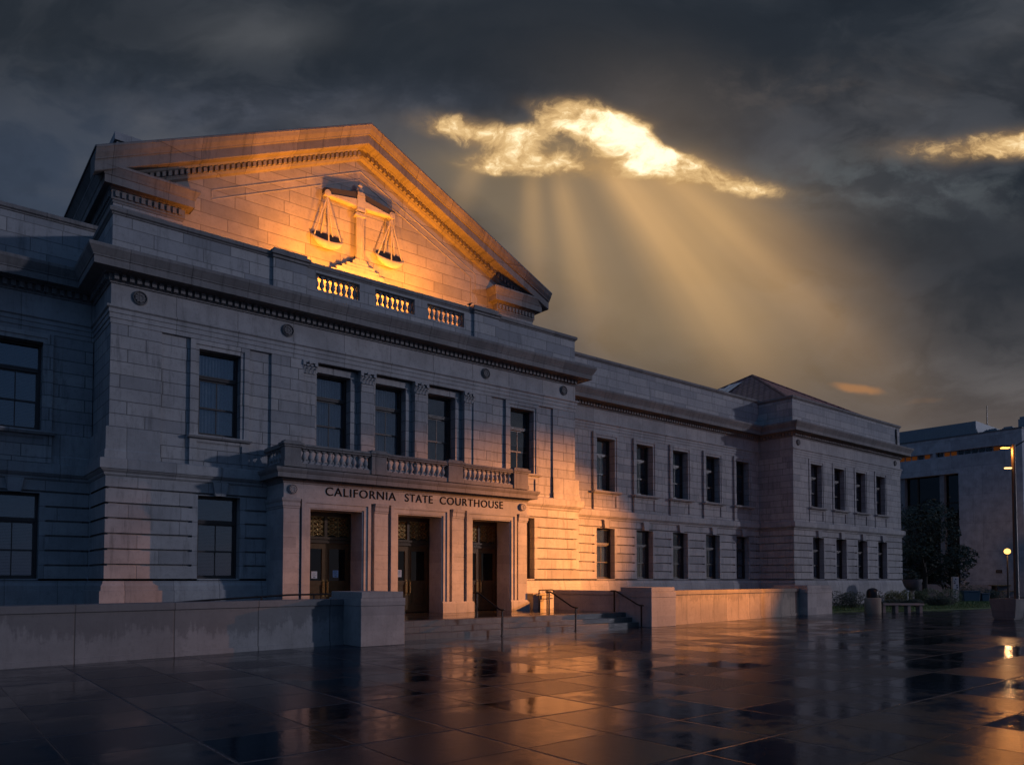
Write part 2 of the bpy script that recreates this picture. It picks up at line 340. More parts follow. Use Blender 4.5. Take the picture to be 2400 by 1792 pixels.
def make_plaza(name, base, grid, ox, oy, puddle=.5):
    m, n = mat(name); p = n.node('ShaderNodeTexCoord').outputs['Object']; q = n.sep(p)
    u = n.m('DIVIDE', n.m('SUBTRACT', q[0], ox), grid); v = n.m('DIVIDE', n.m('SUBTRACT', q[1], oy), grid)
    def joint(t, wd):
        fr = n.m('SUBTRACT', n.m('ABSOLUTE', n.m('SUBTRACT', n.m('FRACT', t), .5)), .5)      # 0 at the joint
        return n.smooth(n.m('ABSOLUTE', fr), wd, wd*.25)
    wob = n.m('MULTIPLY', n.m('SUBTRACT', n.noise(p, 9, 3), .5), .006)
    uw, vw = n.m('ADD', u, wob), n.m('ADD', v, wob)
    jmaj = n.m('MAXIMUM', joint(uw, .011), joint(vw, .011))
    u2, v2 = n.m('MULTIPLY', uw, 2.0), n.m('MULTIPLY', vw, 2.0)
    jmin = n.m('MULTIPLY', n.m('MAXIMUM', joint(u2, .011), joint(v2, .011)), .8)
    j = n.m('MAXIMUM', jmaj, jmin)
    cell = n.comb(n.m('FLOOR', u2), n.m('FLOOR', v2), 0)
    wn = n.node('ShaderNodeTexWhiteNoise', noise_dimensions='2D'); n.put(wn.inputs['Vector'], cell)
    rc = n.sep(wn.outputs['Color'])
    n1 = n.noise(p, .55, 5, .6); n2 = n.noise(p, 3.0, 6, .65); n3 = n.noise(p, 45, 4, .6)
    col = n.mix(n.smooth(n2, .3, .7), tuple(x*.75 for x in base)+(1,), tuple(x*1.25 for x in base)+(1,))
    col = n.mix(n.m('MULTIPLY', rc[2], .35), col, tuple(x*.6 for x in base)+(1,))
    # where water stands: low patches, the slab edges stay a bit drier
    wat = n.m('ADD', n.m('ADD', n.m('MULTIPLY', n1, .72), n.m('MULTIPLY', n2, .36)), n.m('MULTIPLY', n.m('SUBTRACT', rc[0], .5), .22))
    wet = n.smooth(wat, puddle-.04, puddle+.14)
    rough = n.m('ADD', n.ramp(wet, 0, 1, .22, .035), n.m('MULTIPLY', n.m('SUBTRACT', rc[1], .5), n.ramp(wet, 0, 1, .10, 0)))
    rough = n.m('ADD', rough, n.m('MULTIPLY', n.m('SUBTRACT', n3, .5), .10))
    rough = n.m('MAXIMUM', n.m('ADD', rough, n.m('MULTIPLY', j, .15)), .03)
    col = n.mix(n.m('MULTIPLY', wet, .45), col, tuple(x*.45 for x in base)+(1,))
    col = n.mix(n.m('MULTIPLY', jmaj, .8), col, (.045, .055, .07, 1))  # paler joint colour paints in the glint of their wet edges
    n.b.inputs['Specular Tint'].default_value = (.78, .89, 1, 1)
    n.put(n.b.inputs['Base Color'], col); n.put(n.b.inputs['Roughness'], rough)
    n.b.inputs['IOR'].default_value = 1.36
    n.put(n.b.inputs['Specular IOR Level'], n.ramp(wet, 0, 1, .46, .5))
    # each slab lies a hair out of level; grain and joints on top
    tu = n.m('MULTIPLY', n.m('SUBTRACT', rc[0], .5), n.m('FRACT', u2)); tv = n.m('MULTIPLY', n.m('SUBTRACT', rc[1], .5), n.m('FRACT', v2))
    h = n.m('MULTIPLY', n.m('ADD', tu, tv), .012)
    dry = n.m('SUBTRACT', 1.0, n.m('MULTIPLY', wet, .8))
    h = n.m('ADD', h, n.m('MULTIPLY', n.m('MULTIPLY', n3, dry), .0016))
    h = n.m('ADD', h, n.m('MULTIPLY', n2, .004))
    h = n.m('ADD', h, n.m('MULTIPLY', n.noise(p, 11, 3, .55), n.m('MULTIPLY', dry, .0016)))
    h = n.m('SUBTRACT', h, n.m('MULTIPLY', j, .012))
    bp = n.node('ShaderNodeBump'); bp.inputs['Strength'].default_value = 1; bp.inputs['Distance'].default_value = 1.0
    n.put(bp.inputs['Height'], h); m.node_tree.links.new(bp.outputs[0], n.b.inputs['Normal'])
    return m
M['plaza'] = make_plaza('wet_paving', (.010, .015, .025), 2.3, 0.0, -.3, .53)
M['terrace'] = make_plaza('wet_terrace_paving', (.04, .036, .033), 1.5, .2, .4, .42)

# ------------------------------------------------------------------ mesh builder
class MB:
    def __init__(s): s.v, s.f, s.sm = [], [], False
    def quad(s, *pts):
        i = len(s.v); s.v += [tuple(p) for p in pts]; s.f.append(tuple(range(i, i+len(pts))))
    def box(s, x0, x1, y0, y1, z0, z1):
        i = len(s.v)
        s.v += [(x0, y0, z0), (x1, y0, z0), (x1, y1, z0), (x0, y1, z0), (x0, y0, z1), (x1, y0, z1), (x1, y1, z1), (x0, y1, z1)]
        s.f += [tuple(i+k for k in q) for q in ((0, 3, 2, 1), (4, 5, 6, 7), (0, 1, 5, 4), (1, 2, 6, 5), (2, 3, 7, 6), (3, 0, 4, 7))]
    def prism(s, pts, axis, a, b):
        """polygon in the two other axes, extruded along axis from a to b"""
        def mk(p, t):
            return (t, p[0], p[1]) if axis == 'x' else (p[0], t, p[1]) if axis == 'y' else (p[0], p[1], t)
        i = len(s.v); n = len(pts)
        s.v += [mk(p, a) for p in pts]+[mk(p, b) for p in pts]
        s.f.append(tuple(range(i, i+n))); s.f.append(tuple(range(i+2*n-1, i+n-1, -1)))
        for k in range(n):
            l = (k+1) % n; s.f.append((i+k, i+n+k, i+n+l, i+l))
    def obox(s, p0, p1, width, height, up=(0, 0, 1)):
        """box bar between two points"""
        a, b = Vector(p0), Vector(p1); d = (b-a).normalized(); u = Vector(up); r = d.cross(u).normalized(); u = r.cross(d)
        i = len(s.v)
        for q in (a, b):
            for (x, y) in ((-1, -1), (1, -1), (1, 1), (-1, 1)): s.v.append(tuple(q+r*x*width/2+u*y*height/2))
        s.f += [tuple(i+k for k in q) for q in ((0, 1, 2, 3), (7, 6, 5, 4), (0, 4, 5, 1), (1, 5, 6, 2), (2, 6, 7, 3), (3, 7, 4, 0))]
    def tube(s, pts, r, seg=8, caps=True):
        pts = [Vector(p) for p in pts]; rs = r if isinstance(r, (list, tuple)) else [r]*len(pts)
        i0 = len(s.v)
        for k, p in enumerate(pts):
            d = (pts[min(k+1, len(pts)-1)]-pts[max(k-1, 0)]).normalized()
            a = d.orthogonal().normalized() if k == 0 else (a-d*a.dot(d)).normalized()
            b = d.cross(a)
            for t in range(seg):
                th = 2*math.pi*t/seg; s.v.append(tuple(p+(a*math.cos(th)+b*math.sin(th))*rs[k]))
        for k in range(len(pts)-1):
            for t in range(seg):
                u = (t+1) % seg; s.f.append((i0+k*seg+t, i0+k*seg+u, i0+(k+1)*seg+u, i0+(k+1)*seg+t))
        if caps:
            s.f.append(tuple(range(i0+seg-1, i0-1, -1))); e = i0+(len(pts)-1)*seg; s.f.append(tuple(range(e, e+seg)))
    def lathe(s, cx, cy, prof, seg=12, z=0):
        i0 = len(s.v)
        for r, h in prof:
            for t in range(seg):
                th = 2*math.pi*t/seg; s.v.append((cx+r*math.cos(th), cy+r*math.sin(th), z+h))
        for k in range(len(prof)-1):
            for t in range(seg):
                u = (t+1) % seg; s.f.append((i0+k*seg+t, i0+k*seg+u, i0+(k+1)*seg+u, i0+(k+1)*seg+t))
        s.f.append(tuple(range(i0+seg-1, i0-1, -1))); e = i0+(len(prof)-1)*seg; s.f.append(tuple(range(e, e+seg)))
    def sweep(s, path, prof, caps=True):
        """moulding: path in plan (outside on its right hand), profile of (offset out, height)"""
        pts = [Vector(p) for p in path]; n = len(pts); rows = []
        for k, p in enumerate(pts):
            ns = []
            if k > 0: d = (p-pts[k-1]).normalized(); ns.append(Vector((d.y, -d.x)))
            if k < n-1: d = (pts[k+1]-p).normalized(); ns.append(Vector((d.y, -d.x)))
            nn = ns[0] if len(ns) == 1 else (ns[0]+ns[1])/(1+ns[0].dot(ns[1]))
            i = len(s.v)
            s.v += [(p.x+nn.x*o, p.y+nn.y*o, z) for o, z in prof]; rows.append(i)
        m = len(prof)
        for a, b in zip(rows, rows[1:]):
            for k in range(m-1): s.f.append((a+k, b+k, b+k+1, a+k+1))
        if caps:
            s.f.append(tuple(range(rows[0], rows[0]+m))); s.f.append(tuple(range(rows[-1]+m-1, rows[-1]-1, -1)))
    def relief(s, Y0, x0, x1, z0, z1, paints, outside=.5, axis='y', sign=1):
        """wall face built as a grid of cells at several depths: paints = (x0,x1,z0,z1,depth[,open])"""
        xs, zs = {round(x0, 4), round(x1, 4)}, {round(z0, 4), round(z1, 4)}
        for a in paints:
            for x in a[:2]:
                if x0 < x < x1: xs.add(round(x, 4))
            for z in a[2:4]:
                if z0 < z < z1: zs.add(round(z, 4))
        xs, zs = sorted(xs), sorted(zs)
        nx, nz = len(xs)-1, len(zs)-1
        g = [[(0.0, False)]*nz for _ in range(nx)]
        for a in paints:
            d = (a[4], len(a) > 5)
            for i in range(nx):
                xm = (xs[i]+xs[i+1])/2
                if not a[0] < xm < a[1]: continue
                for k in range(nz):
                    if a[2] < (zs[k]+zs[k+1])/2 < a[3]: g[i][k] = d
        def P3(x, d, z): return (x, Y0+sign*d, z) if axis == 'y' else (Y0+sign*d, x, z)
        for i in range(nx):
            for k in range(nz):
                d, op = g[i][k]
                if not op: s.quad(P3(xs[i], d, zs[k]), P3(xs[i+1], d, zs[k]), P3(xs[i+1], d, zs[k+1]), P3(xs[i], d, zs[k+1]))
        for i in range(nx+1):
            for k in range(nz):
                a = g[i-1][k][0] if i > 0 else outside; b = g[i][k][0] if i < nx else outside
                if abs(a-b) > 1e-5: s.quad(P3(xs[i], a, zs[k]), P3(xs[i], b, zs[k]), P3(xs[i], b, zs[k+1]), P3(xs[i], a, zs[k+1]))
        for i in range(nx):
            for k in range(nz+1):
                a = g[i][k-1][0] if k > 0 else outside; b = g[i][k][0] if k < nz else outside
                if abs(a-b) > 1e-5: s.quad(P3(xs[i], a, zs[k]), P3(xs[i+1], a, zs[k]), P3(xs[i+1], b, zs[k]), P3(xs[i], b, zs[k]))
    def mesh(s, name):
        me = bpy.data.meshes.new(name); me.from_pydata(s.v, [], s.f)
        bm = bmesh.new(); bm.from_mesh(me); bmesh.ops.remove_doubles(bm, verts=bm.verts, dist=1e-5)
        bmesh.ops.recalc_face_normals(bm, faces=bm.faces); bm.to_mesh(me); bm.free()
        return me
    def build(s, name, m, parent=None, local=False, smooth=None, bevel=0, loc=None):
        me = s.mesh(name); me.materials.append(m if not isinstance(m, str) else M[m])
        o = bpy.data.objects.new(name, me); COL.objects.link(o)
        if smooth is not None:
            for p in me.polygons: p.use_smooth = True
            md = o.modifiers.new('edges', 'EDGE_SPLIT'); md.split_angle = R(smooth)
        if bevel:
            b = o.modifiers.new('bevel', 'BEVEL'); b.width = bevel; b.segments = 2; b.limit_method = 'ANGLE'; b.angle_limit = R(40)
        if parent is not None:
            o.parent = parent
            if not local: o.location = -wpos(parent)
        if loc is not None: o.location = loc
        return o
def wpos(o):
    p = Vector(o.location)
    while o.parent: o = o.parent; p += Vector(o.location)
    return p
def thing(name, label, cat, loc=(0, 0, 0), group=None, rz=0):
    o = bpy.data.objects.new(name, None); COL.objects.link(o); o.location = loc; o.rotation_euler.z = rz
    o.empty_display_size = .2
    o['label'] = label; o['category'] = cat
    if group: o['group'] = group
    return o
def tag(o, label, cat, group=None):
    o['label'] = label; o['category'] = cat
    if group: o['group'] = group
    return o
def structure(o): o['kind'] = 'structure'; return o
def kids(o): return [c for c in ALLKIDS.get(o.name, [])]
def dup(o, loc, parent=None):
    """copy of an object and of its children"""
    c = o.copy(); COL.objects.link(c); c.location = loc
    if parent is not None: c.parent = parent
    for k in [x for x in COL.objects if x.parent == o]:
        d = k.copy(); COL.objects.link(d); d.parent = c
        for j in [x for x in COL.objects if x.parent == k]:
            e = j.copy(); COL.objects.link(e); e.parent = d
    return c

# ------------------------------------------------------------------ ground
b = MB(); b.quad((-60, -60, 0), (400, -60, 0), (400, 300, 0), (-60, 300, 0))
structure(b.build('plaza', 'plaza'))
#==BODY==
# ------------------------------------------------------------------ courthouse
CH = thing('courthouse', 'long grey granite courthouse with lit pediment of carved scales and three doorways', 'courthouse', (13, 24, 0))
PX0, PX1, PY = 4.22, 21.72, 22.5          # central pavilion
WY = 24.8                                 # wings
EX0, EX1, EY = 38.92, 52.5, 22.6          # end pavilion
LWX = -14.0
GROOVES = (2.0, 2.42, 2.84, 3.26, 3.67, 4.09)
UP_C = [6.55+.605, 10.885, 13.03, 15.16, 18.245+.605]     # pavilion upper windows (centre)
UW, UZ0, UZ1 = 1.21, 5.80, 8.34
LZ0, LZ1 = 1.58, 4.04
RW_C = [25.93+2.82*k for k in range(5)]
EP_C = [41.48+2.71*k for k in range(4)]
LW_C = [2.32, -.6, -3.5, -6.4, -9.3, -12.2]

def ground_storey(b, Y, x0, x1, wins, skip=None, z_top=4.45, inset=.07, left=True, right=True):
    p = []
    for z in GROOVES:
        p.append((x0, x1, z-.03, z+.03, .085))
        if left: p.append((x0, x0+inset, z-.03, z+.03, 2.0, 1))
        if right: p.append((x1-inset, x1, z-.03, z+.03, 2.0, 1))
    for c, wd in wins:
        p.append((c-wd/2-.15, c+wd/2+.15, 1.45, LZ1+.0, 0.0))
        p.append((c-wd/2, c+wd/2, LZ0, LZ1, .46, 1))
    if skip: p.append((skip[0], skip[1], 0, z_top, 1.2, 1))
    b.relief(Y, x0, x1, 1.45, z_top, p, outside=2.2)
def upper_storey(b, Y, x0, x1, wins, panels=(), extra=(), proud=-.10):
    p = [(a, c, 4.86, 8.60, .07) for a, c in panels]
    p += list(extra)
    for c, wd in wins:
        h = wd/2
        p.append((c-h-.25, c+h+.25, 4.90, 8.585, proud))
        p.append((c-h-.10, c+h+.10, UZ0, 8.46, proud+.035))
        p.append((c-h-.05, c+h+.05, 5.02, 5.60, proud+.03))
        p.append((c-h-.02, c+h+.02, 5.05, 5.57, proud+.045))
        p.append((c-h, c+h, UZ0, UZ1, .46, 1))
    b.relief(Y, x0, x1, 4.86, 8.62, p, outside=2.2)

lw = [(7.175, 1.22), (18.86, 1.22)]
b = MB(); ground_storey(b, PY, 4.16, 21.92, lw, skip=(8.75, 17.8))
b.build('ground_floor_wall', 'rustic', CH)
b = MB(); ground_storey(b, WY, LWX, 4.2, [(c, 1.22) for c in LW_C], left=False, right=False); b.build('ground_floor_wall', 'rustic', CH)
b = MB(); ground_storey(b, WY, 21.8, 38.95, [(c+.03, 1.24) for c in RW_C], left=False, right=False); b.build('ground_floor_wall', 'rustic', CH)
b = MB(); ground_storey(b, EY, EX0, 52.6, [(c+.12, 1.24) for c in EP_C]); b.build('ground_floor_wall', 'rustic', CH)
b = MB()
cen = [(9.75, 16.45, 4.9, 8.62, .28)]
upper_storey(b, PY, PX0, PX1, [(UP_C[0], UW), (UP_C[4], UW)], panels=[(5.52, 8.70), (17.30, 20.48)], extra=cen+
  [q for c in UP_C[1:4] for q in ((c-.75, c+.75, 4.9, 8.56, .20), (c-.605, c+.605, UZ0, UZ1, .72, 1))], proud=-.02)
b.build('upper_floor_wall', 'ashlar', CH)
b = MB(); upper_storey(b, WY, LWX, 4.2, [(c, 1.22) for c in LW_C]); b.build('upper_floor_wall', 'ashlar', CH)
b = MB(); upper_storey(b, WY, 21.75, 38.95, [(c, 1.24) for c in RW_C]); b.build('upper_floor_wall', 'ashlar', CH)
b = MB(); upper_storey(b, EY, EX0, EX1, [(c, 1.24) for c in EP_C], panels=[(c-.92, c+.95) for c in EP_C], proud=-.03); b.build('upper_floor_wall', 'ashlar', CH)

# flanks of the projecting blocks (grooved below)
def flank(X, y0, y1, sgn, Xl):
    b = MB(); p = [(y0, y1, z-.03, z+.03, .085) for z in GROOVES]
    b.relief(Xl, y0+.06, y1, 1.45, 4.45, p, outside=.3, axis='x', sign=sgn); b.build('flank_wall', 'rustic', CH)
    b = MB(); b.relief(X, y0+.003, y1, 4.86, 8.62, [], outside=.3, axis='x', sign=sgn); b.build('flank_wall', 'ashlar', CH)
flank(PX0+.004, PY, WY+.4, 1, 4.164); flank(PX1-.004, PY, WY+.4, -1, 21.916)
flank(EX0+.004, EY, WY+.4, 1, EX0+.004); flank(EX1-.004, EY, 45, -1, 52.596)

OUT = [(LWX, WY), (PX0, WY), (PX0, PY), (PX1, PY), (PX1, WY), (EX0, WY), (EX0, EY), (EX1, EY), (EX1, 45)]
def seg(a, c): return OUT[a:c]
LOW = [(LWX, WY), (4.16, WY), (4.16, PY), (21.92, PY), (21.92, WY), (EX0, WY), (EX0, EY), (52.6, EY), (52.6, 45)]
# plinth: block course and mouldings
pl = [(0, 1.62), (0, 1.56), (.03, 1.55), (.03, 1.50), (.08, 1.42), (.08, 1.30), (.12, 1.29), (.12, .0), (0, 0)]
for path in (LOW[:3]+[(8.6, PY)], [(17.9, PY)]+LOW[3:]):
    b = MB(); b.sweep(path, pl); b.build('plinth', 'trim', CH)
# string course between the storeys
sc = [(-.02, 4.40), (.02, 4.42), (.05, 4.46), (.05, 4.50), (.12, 4.56), (.14, 4.60), (.17, 4.60), (.17, 4.87), (.04, 4.90), (.04, 5.10), (.015, 5.14), (.015, 5.74), (-.02, 5.77), (-.05, 5.77)]
for path in (LOW[:3]+[(5.52, PY)],):
    b = MB(); b.sweep(path, sc); b.build('string_course', 'trim', CH)
sc2 = [(-.02, 4.40), (.02, 4.42), (.05, 4.46), (.05, 4.50), (.12, 4.56), (.14, 4.60), (.17, 4.60), (.17, 4.87), (.0, 4.92), (-.2, 4.92)]
b = MB(); b.sweep([(5.52, PY), (20.48, PY)], sc2); b.build('string_course', 'trim', CH)
b = MB(); b.sweep([(20.48, PY), (21.92, PY), (21.92, WY)], sc); b.build('string_course', 'trim', CH)
b = MB(); b.sweep(LOW[4:], sc2); b.build('string_course', 'trim', CH)
# entablature: architrave and frieze, then the main cornice with dentils
ar = [(-.05, 8.58), (.02, 8.60), (.02, 8.73), (.045, 8.735), (.045, 8.87), (.07, 8.875), (.07, 8.98), (.12, 9.02), (.12, 9.07), (.03, 9.09), (.01, 9.10), (.01, 9.71), (-.05, 9.71)]
b = MB(); b.sweep(OUT, ar); b.build('entablature', 'trim', CH)
co = [(-.05, 9.69), (.05, 9.69), (.05, 9.73), (.075, 9.75), (.075, 9.93), (.17, 9.935), (.19, 9.97), (.48, 9.985), (.50, 9.96), (.52, 9.96), (.52, 10.15), (.545, 10.16), (.55, 10.19), (.575, 10.23), (.63, 10.33), (.66, 10.38), (.665, 10.46), (.64, 10.48), (-.1, 10.56)]
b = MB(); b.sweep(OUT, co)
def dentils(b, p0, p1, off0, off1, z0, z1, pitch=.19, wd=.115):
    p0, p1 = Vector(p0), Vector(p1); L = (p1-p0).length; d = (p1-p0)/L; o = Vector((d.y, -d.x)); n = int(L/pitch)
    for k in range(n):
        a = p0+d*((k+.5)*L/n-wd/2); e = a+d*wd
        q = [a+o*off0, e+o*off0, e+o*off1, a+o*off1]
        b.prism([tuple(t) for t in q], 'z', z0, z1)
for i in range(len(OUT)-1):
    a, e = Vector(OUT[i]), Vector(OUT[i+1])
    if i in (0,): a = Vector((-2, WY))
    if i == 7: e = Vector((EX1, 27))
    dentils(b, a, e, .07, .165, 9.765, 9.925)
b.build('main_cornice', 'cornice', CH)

# parapets
cop = [(0, 0), (.03, .02), (.03, .05), (.08, .08), (.09, .17), (.06, .20), (-.40, .22), (-.42, .0)]
def coping(path, z, m='cornice', name='coping', sc=1.0):
    b = MB(); b.sweep(path, [(o*sc if o > 0 else o, z+h) for o, h in cop]); return b.build(name, m, CH)
b = MB(); b.sweep([(LWX, WY), (4.9, WY)], [(0, 10.5), (0, 11.90), (-.4, 11.90), (-.4, 10.5)])
b.build('parapet', 'parapet', CH); coping([(LWX, WY), (4.9, WY)], 11.895)
b = MB(); b.sweep([(21.3, WY), (EX0+.5, WY)], [(0, 10.5), (0, 11.96), (-.4, 11.96), (-.4, 10.5)])
b.build('parapet', 'parapet', CH); coping([(21.3, WY), (EX0+.05, WY)], 11.955)
b = MB(); b.sweep([(EX0, 30), (EX0, EY), (EX1, EY), (EX1, 38)], [(0, 10.5), (0, 11.86), (-.4, 11.86), (-.4, 10.5)])
b.build('parapet', 'parapet', CH); coping([(EX0, 30), (EX0, EY), (EX1, EY), (EX1, 38)], 11.855)
# pavilion parapet with pedestals and three balustrade bays
BAYS = [(10.13, 11.70), (12.28, 13.86), (14.39, 16.02)]
b = MB(); pp = [(8.69, 9.80, 10.4, 11.60, -.09), (16.42, 17.58, 10.4, 11.60, -.09)]
pp += [(a, c, 10.97, 11.52, .3, 1) for a, c in BAYS]
b.relief(PY, PX0, PX1, 10.5, 11.6, pp, outside=.36)
for x in (PX0, PX1-.36): b.box(x, x+.36, PY+.361, 25.0, 10.5, 11.6)
# back faces of the parapet between bays
b.relief(PY+.361, PX0+.37, PX1-.37, 10.5, 11.6, [(a, c, 10.97, 11.52, 0, 1) for a, c in BAYS], outside=0)
b.build('parapet', 'parapet', CH)
coping([(PX0, 25.0), (PX0, PY), (8.69, PY)], 11.598); coping([(9.80, PY), (16.42, PY)], 11.598, sc=.7); coping([(17.58, PY), (PX1, PY), (PX1, 25.0)], 11.598)
for x0, x1 in ((8.69, 9.80), (16.42, 17.58)):
    b = MB(); b.box(x0-.04, x1+.04, PY-.14, PY+.45, 11.603, 11.70); b.box(x0-.09, x1+.09, PY-.20, PY+.5, 11.70, 11.80); b.box(x0+.0, x1-.0, PY-.10, PY+.42, 11.80, 11.93)
    b.build('pedestal', 'cornice', CH, bevel=.015)
def baluster_mesh(h, r):
    b = MB(); q = r*.95
    b.box(-q, q, -q, q, 0, h*.09)
    b.lathe(0, 0, [(r*.80, h*.09), (r*.85, h*.13), (r*.45, h*.19), (r*.5, h*.24), (r*.92, h*.36), (r*1.0, h*.44), (r*.86, h*.55), (r*.5, h*.72), (r*.42, h*.80), (r*.72, h*.84), (r*.72, h*.88), (r*.5, h*.91)], 10)
    b.box(-q, q, -q, q, h*.91, h)
    return b
def baluster_rows(parent, rows, z, h, r):
    first = None
    for (p0, p1, n) in rows:
        for k in range(n):
            t = (k+.5)/n; x = p0[0]+(p1[0]-p0[0])*t; y = p0[1]+(p1[1]-p0[1])*t
            loc = Vector((x, y, z))-wpos(parent)
            if first is None: first = baluster_mesh(h, r).build('baluster', 'smooth', parent, local=True, smooth=40, loc=loc)
            else:
                o = first.copy(); COL.objects.link(o); o.location = loc
def railpart(name, boxes, m='trim', bevel=.012):
    b = MB()
    for q in boxes: b.box(*q)
    return b.build(name, m, CH, bevel=bevel)
bal = railpart('balustrade', [(a-.0, c+.0, PY+.06, PY+.33, 10.90, 10.975) for a, c in BAYS], 'parapet', 0)
baluster_rows(bal, [((a, PY+.19), (c, PY+.19), 8) for a, c in BAYS], 10.975, .545, .082)

# roundels in the frieze
def roundel(x, y, z, r, m):
    b = MB(); n = 24
    ring = [(r, -.005), (r, .035), (r*.86, .06), (r*.78, .035), (r*.72, .02), (r*.55, .03), (r*.3, .045), (.001, .05)]
    b.lathe(0, 0, ring, n)
    for k in range(9):
        a = k*2*math.pi/9; b.box(math.cos(a)*r*.5-.03, math.cos(a)*r*.5+.03, math.sin(a)*r*.5-.03, math.sin(a)*r*.5+.03, .03, .06)
    b.v = [(p[0], -p[2], p[1]) for p in b.v]
    return b.build('roundel', m, CH, local=True, loc=Vector((x, y, z))-wpos(CH), smooth=35)
for x in (4.93, 9.2, 17.0, 21.05): roundel(x, PY-.012, 9.42, .2, 'cornice')
for x in (39.45, 51.7): roundel(x, EY-.012, 9.42, .18, 'cornice')

# keystones
def keystone(x, Y):
    b = MB(); b.prism([(x-.15, 4.04), (x+.15, 4.04), (x+.225, 4.44), (x-.225, 4.44)], 'y', Y-.12, Y+.1); b.build('keystone', 'trim', CH)
for c in [7.175, 18.86]: keystone(c, PY)
for c in LW_C: keystone(c, WY)
for c in RW_C: keystone(c+.03, WY)
for c in EP_C: keystone(c+.12, EY)
# window sills
def sill(x, wd, z, Y, proj=.16, h=.09):
    b = MB(); b.sweep([(x-wd/2, Y), (x+wd/2, Y)], [(-.5, z-h-.0), (proj-.05, z-h), (proj-.02, z-h*.6), (proj, z-h*.5), (proj, z-.01), (-.5, z+.01)]); b.build('window_sill', 'trim', CH)
for c in (UP_C[0], UP_C[4]): sill(c, 1.82, 5.795, PY)
for c in LW_C: sill(c, 1.88, 5.795, WY, .27, .11)
for c in RW_C: sill(c, 1.90, 5.795, WY, .27, .11)
for c in EP_C: sill(c, 1.84, 5.795, EY, .2, .11)

# ------------------------------------------------------------------ windows (frame > pane, blind)
def window_proto(wd, h, blind):
    b = MB(); z1 = h*.70; zm = h*.345; f = .07
    b.box(0, f, 0, .12, 0, h); b.box(wd-f, wd, 0, .12, 0, h); b.box(f, wd-f, 0, .12, h-f, h); b.box(f, wd-f, 0, .14, 0, .09)
    b.box(f, wd-f, -.03, .12, z1-.06, z1+.03); b.box(f, wd-f, -.05, -.03, z1+.0, z1+.045)
    for (za, zb, y) in ((.09, zm+.03, .055), (zm-.03, z1-.06, .03)):
        b.box(f, f+.05, y, y+.045, za, zb); b.box(wd-f-.05, wd-f, y, y+.045, za, zb)
        b.box(f+.05, wd-f-.05, y, y+.045, za, za+.05); b.box(f+.05, wd-f-.05, y, y+.045, zb-.05, zb)
        b.box(wd/2-.014, wd/2+.014, y+.005, y+.04, za+.05, zb-.05)
    fr = b.build('window', 'wood', CH, local=True)
    g = MB(); g.box(f, wd-f, .07, .076, .09, zm); g.box(f, wd-f, .045, .051, zm, z1-.06); g.box(f, wd-f, .06, .066, z1+.03, h-f)
    g.build('pane', 'glass', fr, local=True)
    if blind:
        d = MB(); drop = h-f-(h-.16)*blind[1]
        if blind[0] == 'slat':
            z = h-f-.03
            while z > drop: d.quad((f, .15, z), (wd-f, .15, z), (wd-f, .185, z+.032), (f, .185, z+.032)); z -= .042
            d.box(f, wd-f, .15, .19, drop-.03, drop); d.build('blind', 'blind', fr, local=True)
        else:
            n = 26
            for (a, c) in ((f, f+(wd-2*f)*blind[1]*.5), (wd-f-(wd-2*f)*blind[1]*.5, wd-f)):
                pts = [(a+(c-a)*k/n, .17+.025*math.sin(k*1.35+a*9)) for k in range(n+1)]
                for p, q in zip(pts, pts[1:]): d.quad((p[0], p[1], .1), (q[0], q[1], .1), (q[0], q[1], h-f), (p[0], p[1], h-f))
            d.build('curtain', 'curtain', fr, local=True)
    return fr
protos = {}
def put_window(key, wd, h, blind, x, Y, z):
    k = (wd, h, blind); loc = Vector((x-wd/2, Y, z))-wpos(CH)
    if k not in protos:
        o = window_proto(wd, h, blind); o.location = loc; protos[k] = o
    else: dup(protos[k], loc, CH)
S1, S2, S3, C1, C2, N = ('slat', 1.0), ('slat', .55), ('slat', .3), ('cloth', 1.0), ('cloth', .55), None
uh, lh = UZ1-UZ0, LZ1-LZ0
for c, bl, yy in zip(UP_C, (C1, C1, C1, S1, S2), (.3, .52, .52, .52, .3)): put_window('u', UW, uh, bl, c, PY+yy, UZ0)
for (c, _), bl in zip(lw, (S1, N)): put_window('l', 1.22, lh, bl, c, PY+.3, LZ0)
for c, bl in zip(LW_C, (S1, N, N, S2, N, S3)): put_window('u', 1.22, uh, bl, c, WY+.3, UZ0); put_window('l', 1.22, lh, S1, c, WY+.3, LZ0)
for c, bu, bl in zip(RW_C, (C1, S2, C2, S3, N), (C1, C1, S1, C1, C2)):
    put_window('u', 1.24, uh, bu, c, WY+.3, UZ0); put_window('l', 1.24, lh, bl, c+.03, WY+.3, LZ0)
for c, bu, bl in zip(EP_C, (C2, S3, S2, C2), (C1, C2, S1, C2)):
    put_window('u', 1.24, uh, bu, c, EY+.3, UZ0); put_window('l', 1.24, lh, bl, c+.12, EY+.3, LZ0)
# rooms behind the glass
b = MB()
for x0, x1, y in ((PX0+.3, PX1-.3, PY+1.5), (LWX, PX0-.2, WY+1.2), (PX1+.2, EX0-.2, WY+1.2), (EX0+.2, EX1-.2, EY+1.2)):
    for z in (.6, 4.6):
        b.quad((x0, y, z), (x1, y, z), (x1, y, z+4), (x0, y, z+4)); b.quad((x0, y-1.15, z), (x1, y-1.15, z), (x1, y, z), (x0, y, z)); b.quad((x0, y-1.15, z+4), (x1, y-1.15, z+4), (x1, y, z+4), (x0, y, z+4))
    b.quad((x0, y-1.15, .6), (x0, y, .6), (x0, y, 8.6), (x0, y-1.15, 8.6)); b.quad((x1, y-1.15, .6), (x1, y, .6), (x1, y, 8.6), (x1, y-1.15, 8.6))
b.build('interior', 'interior', CH)

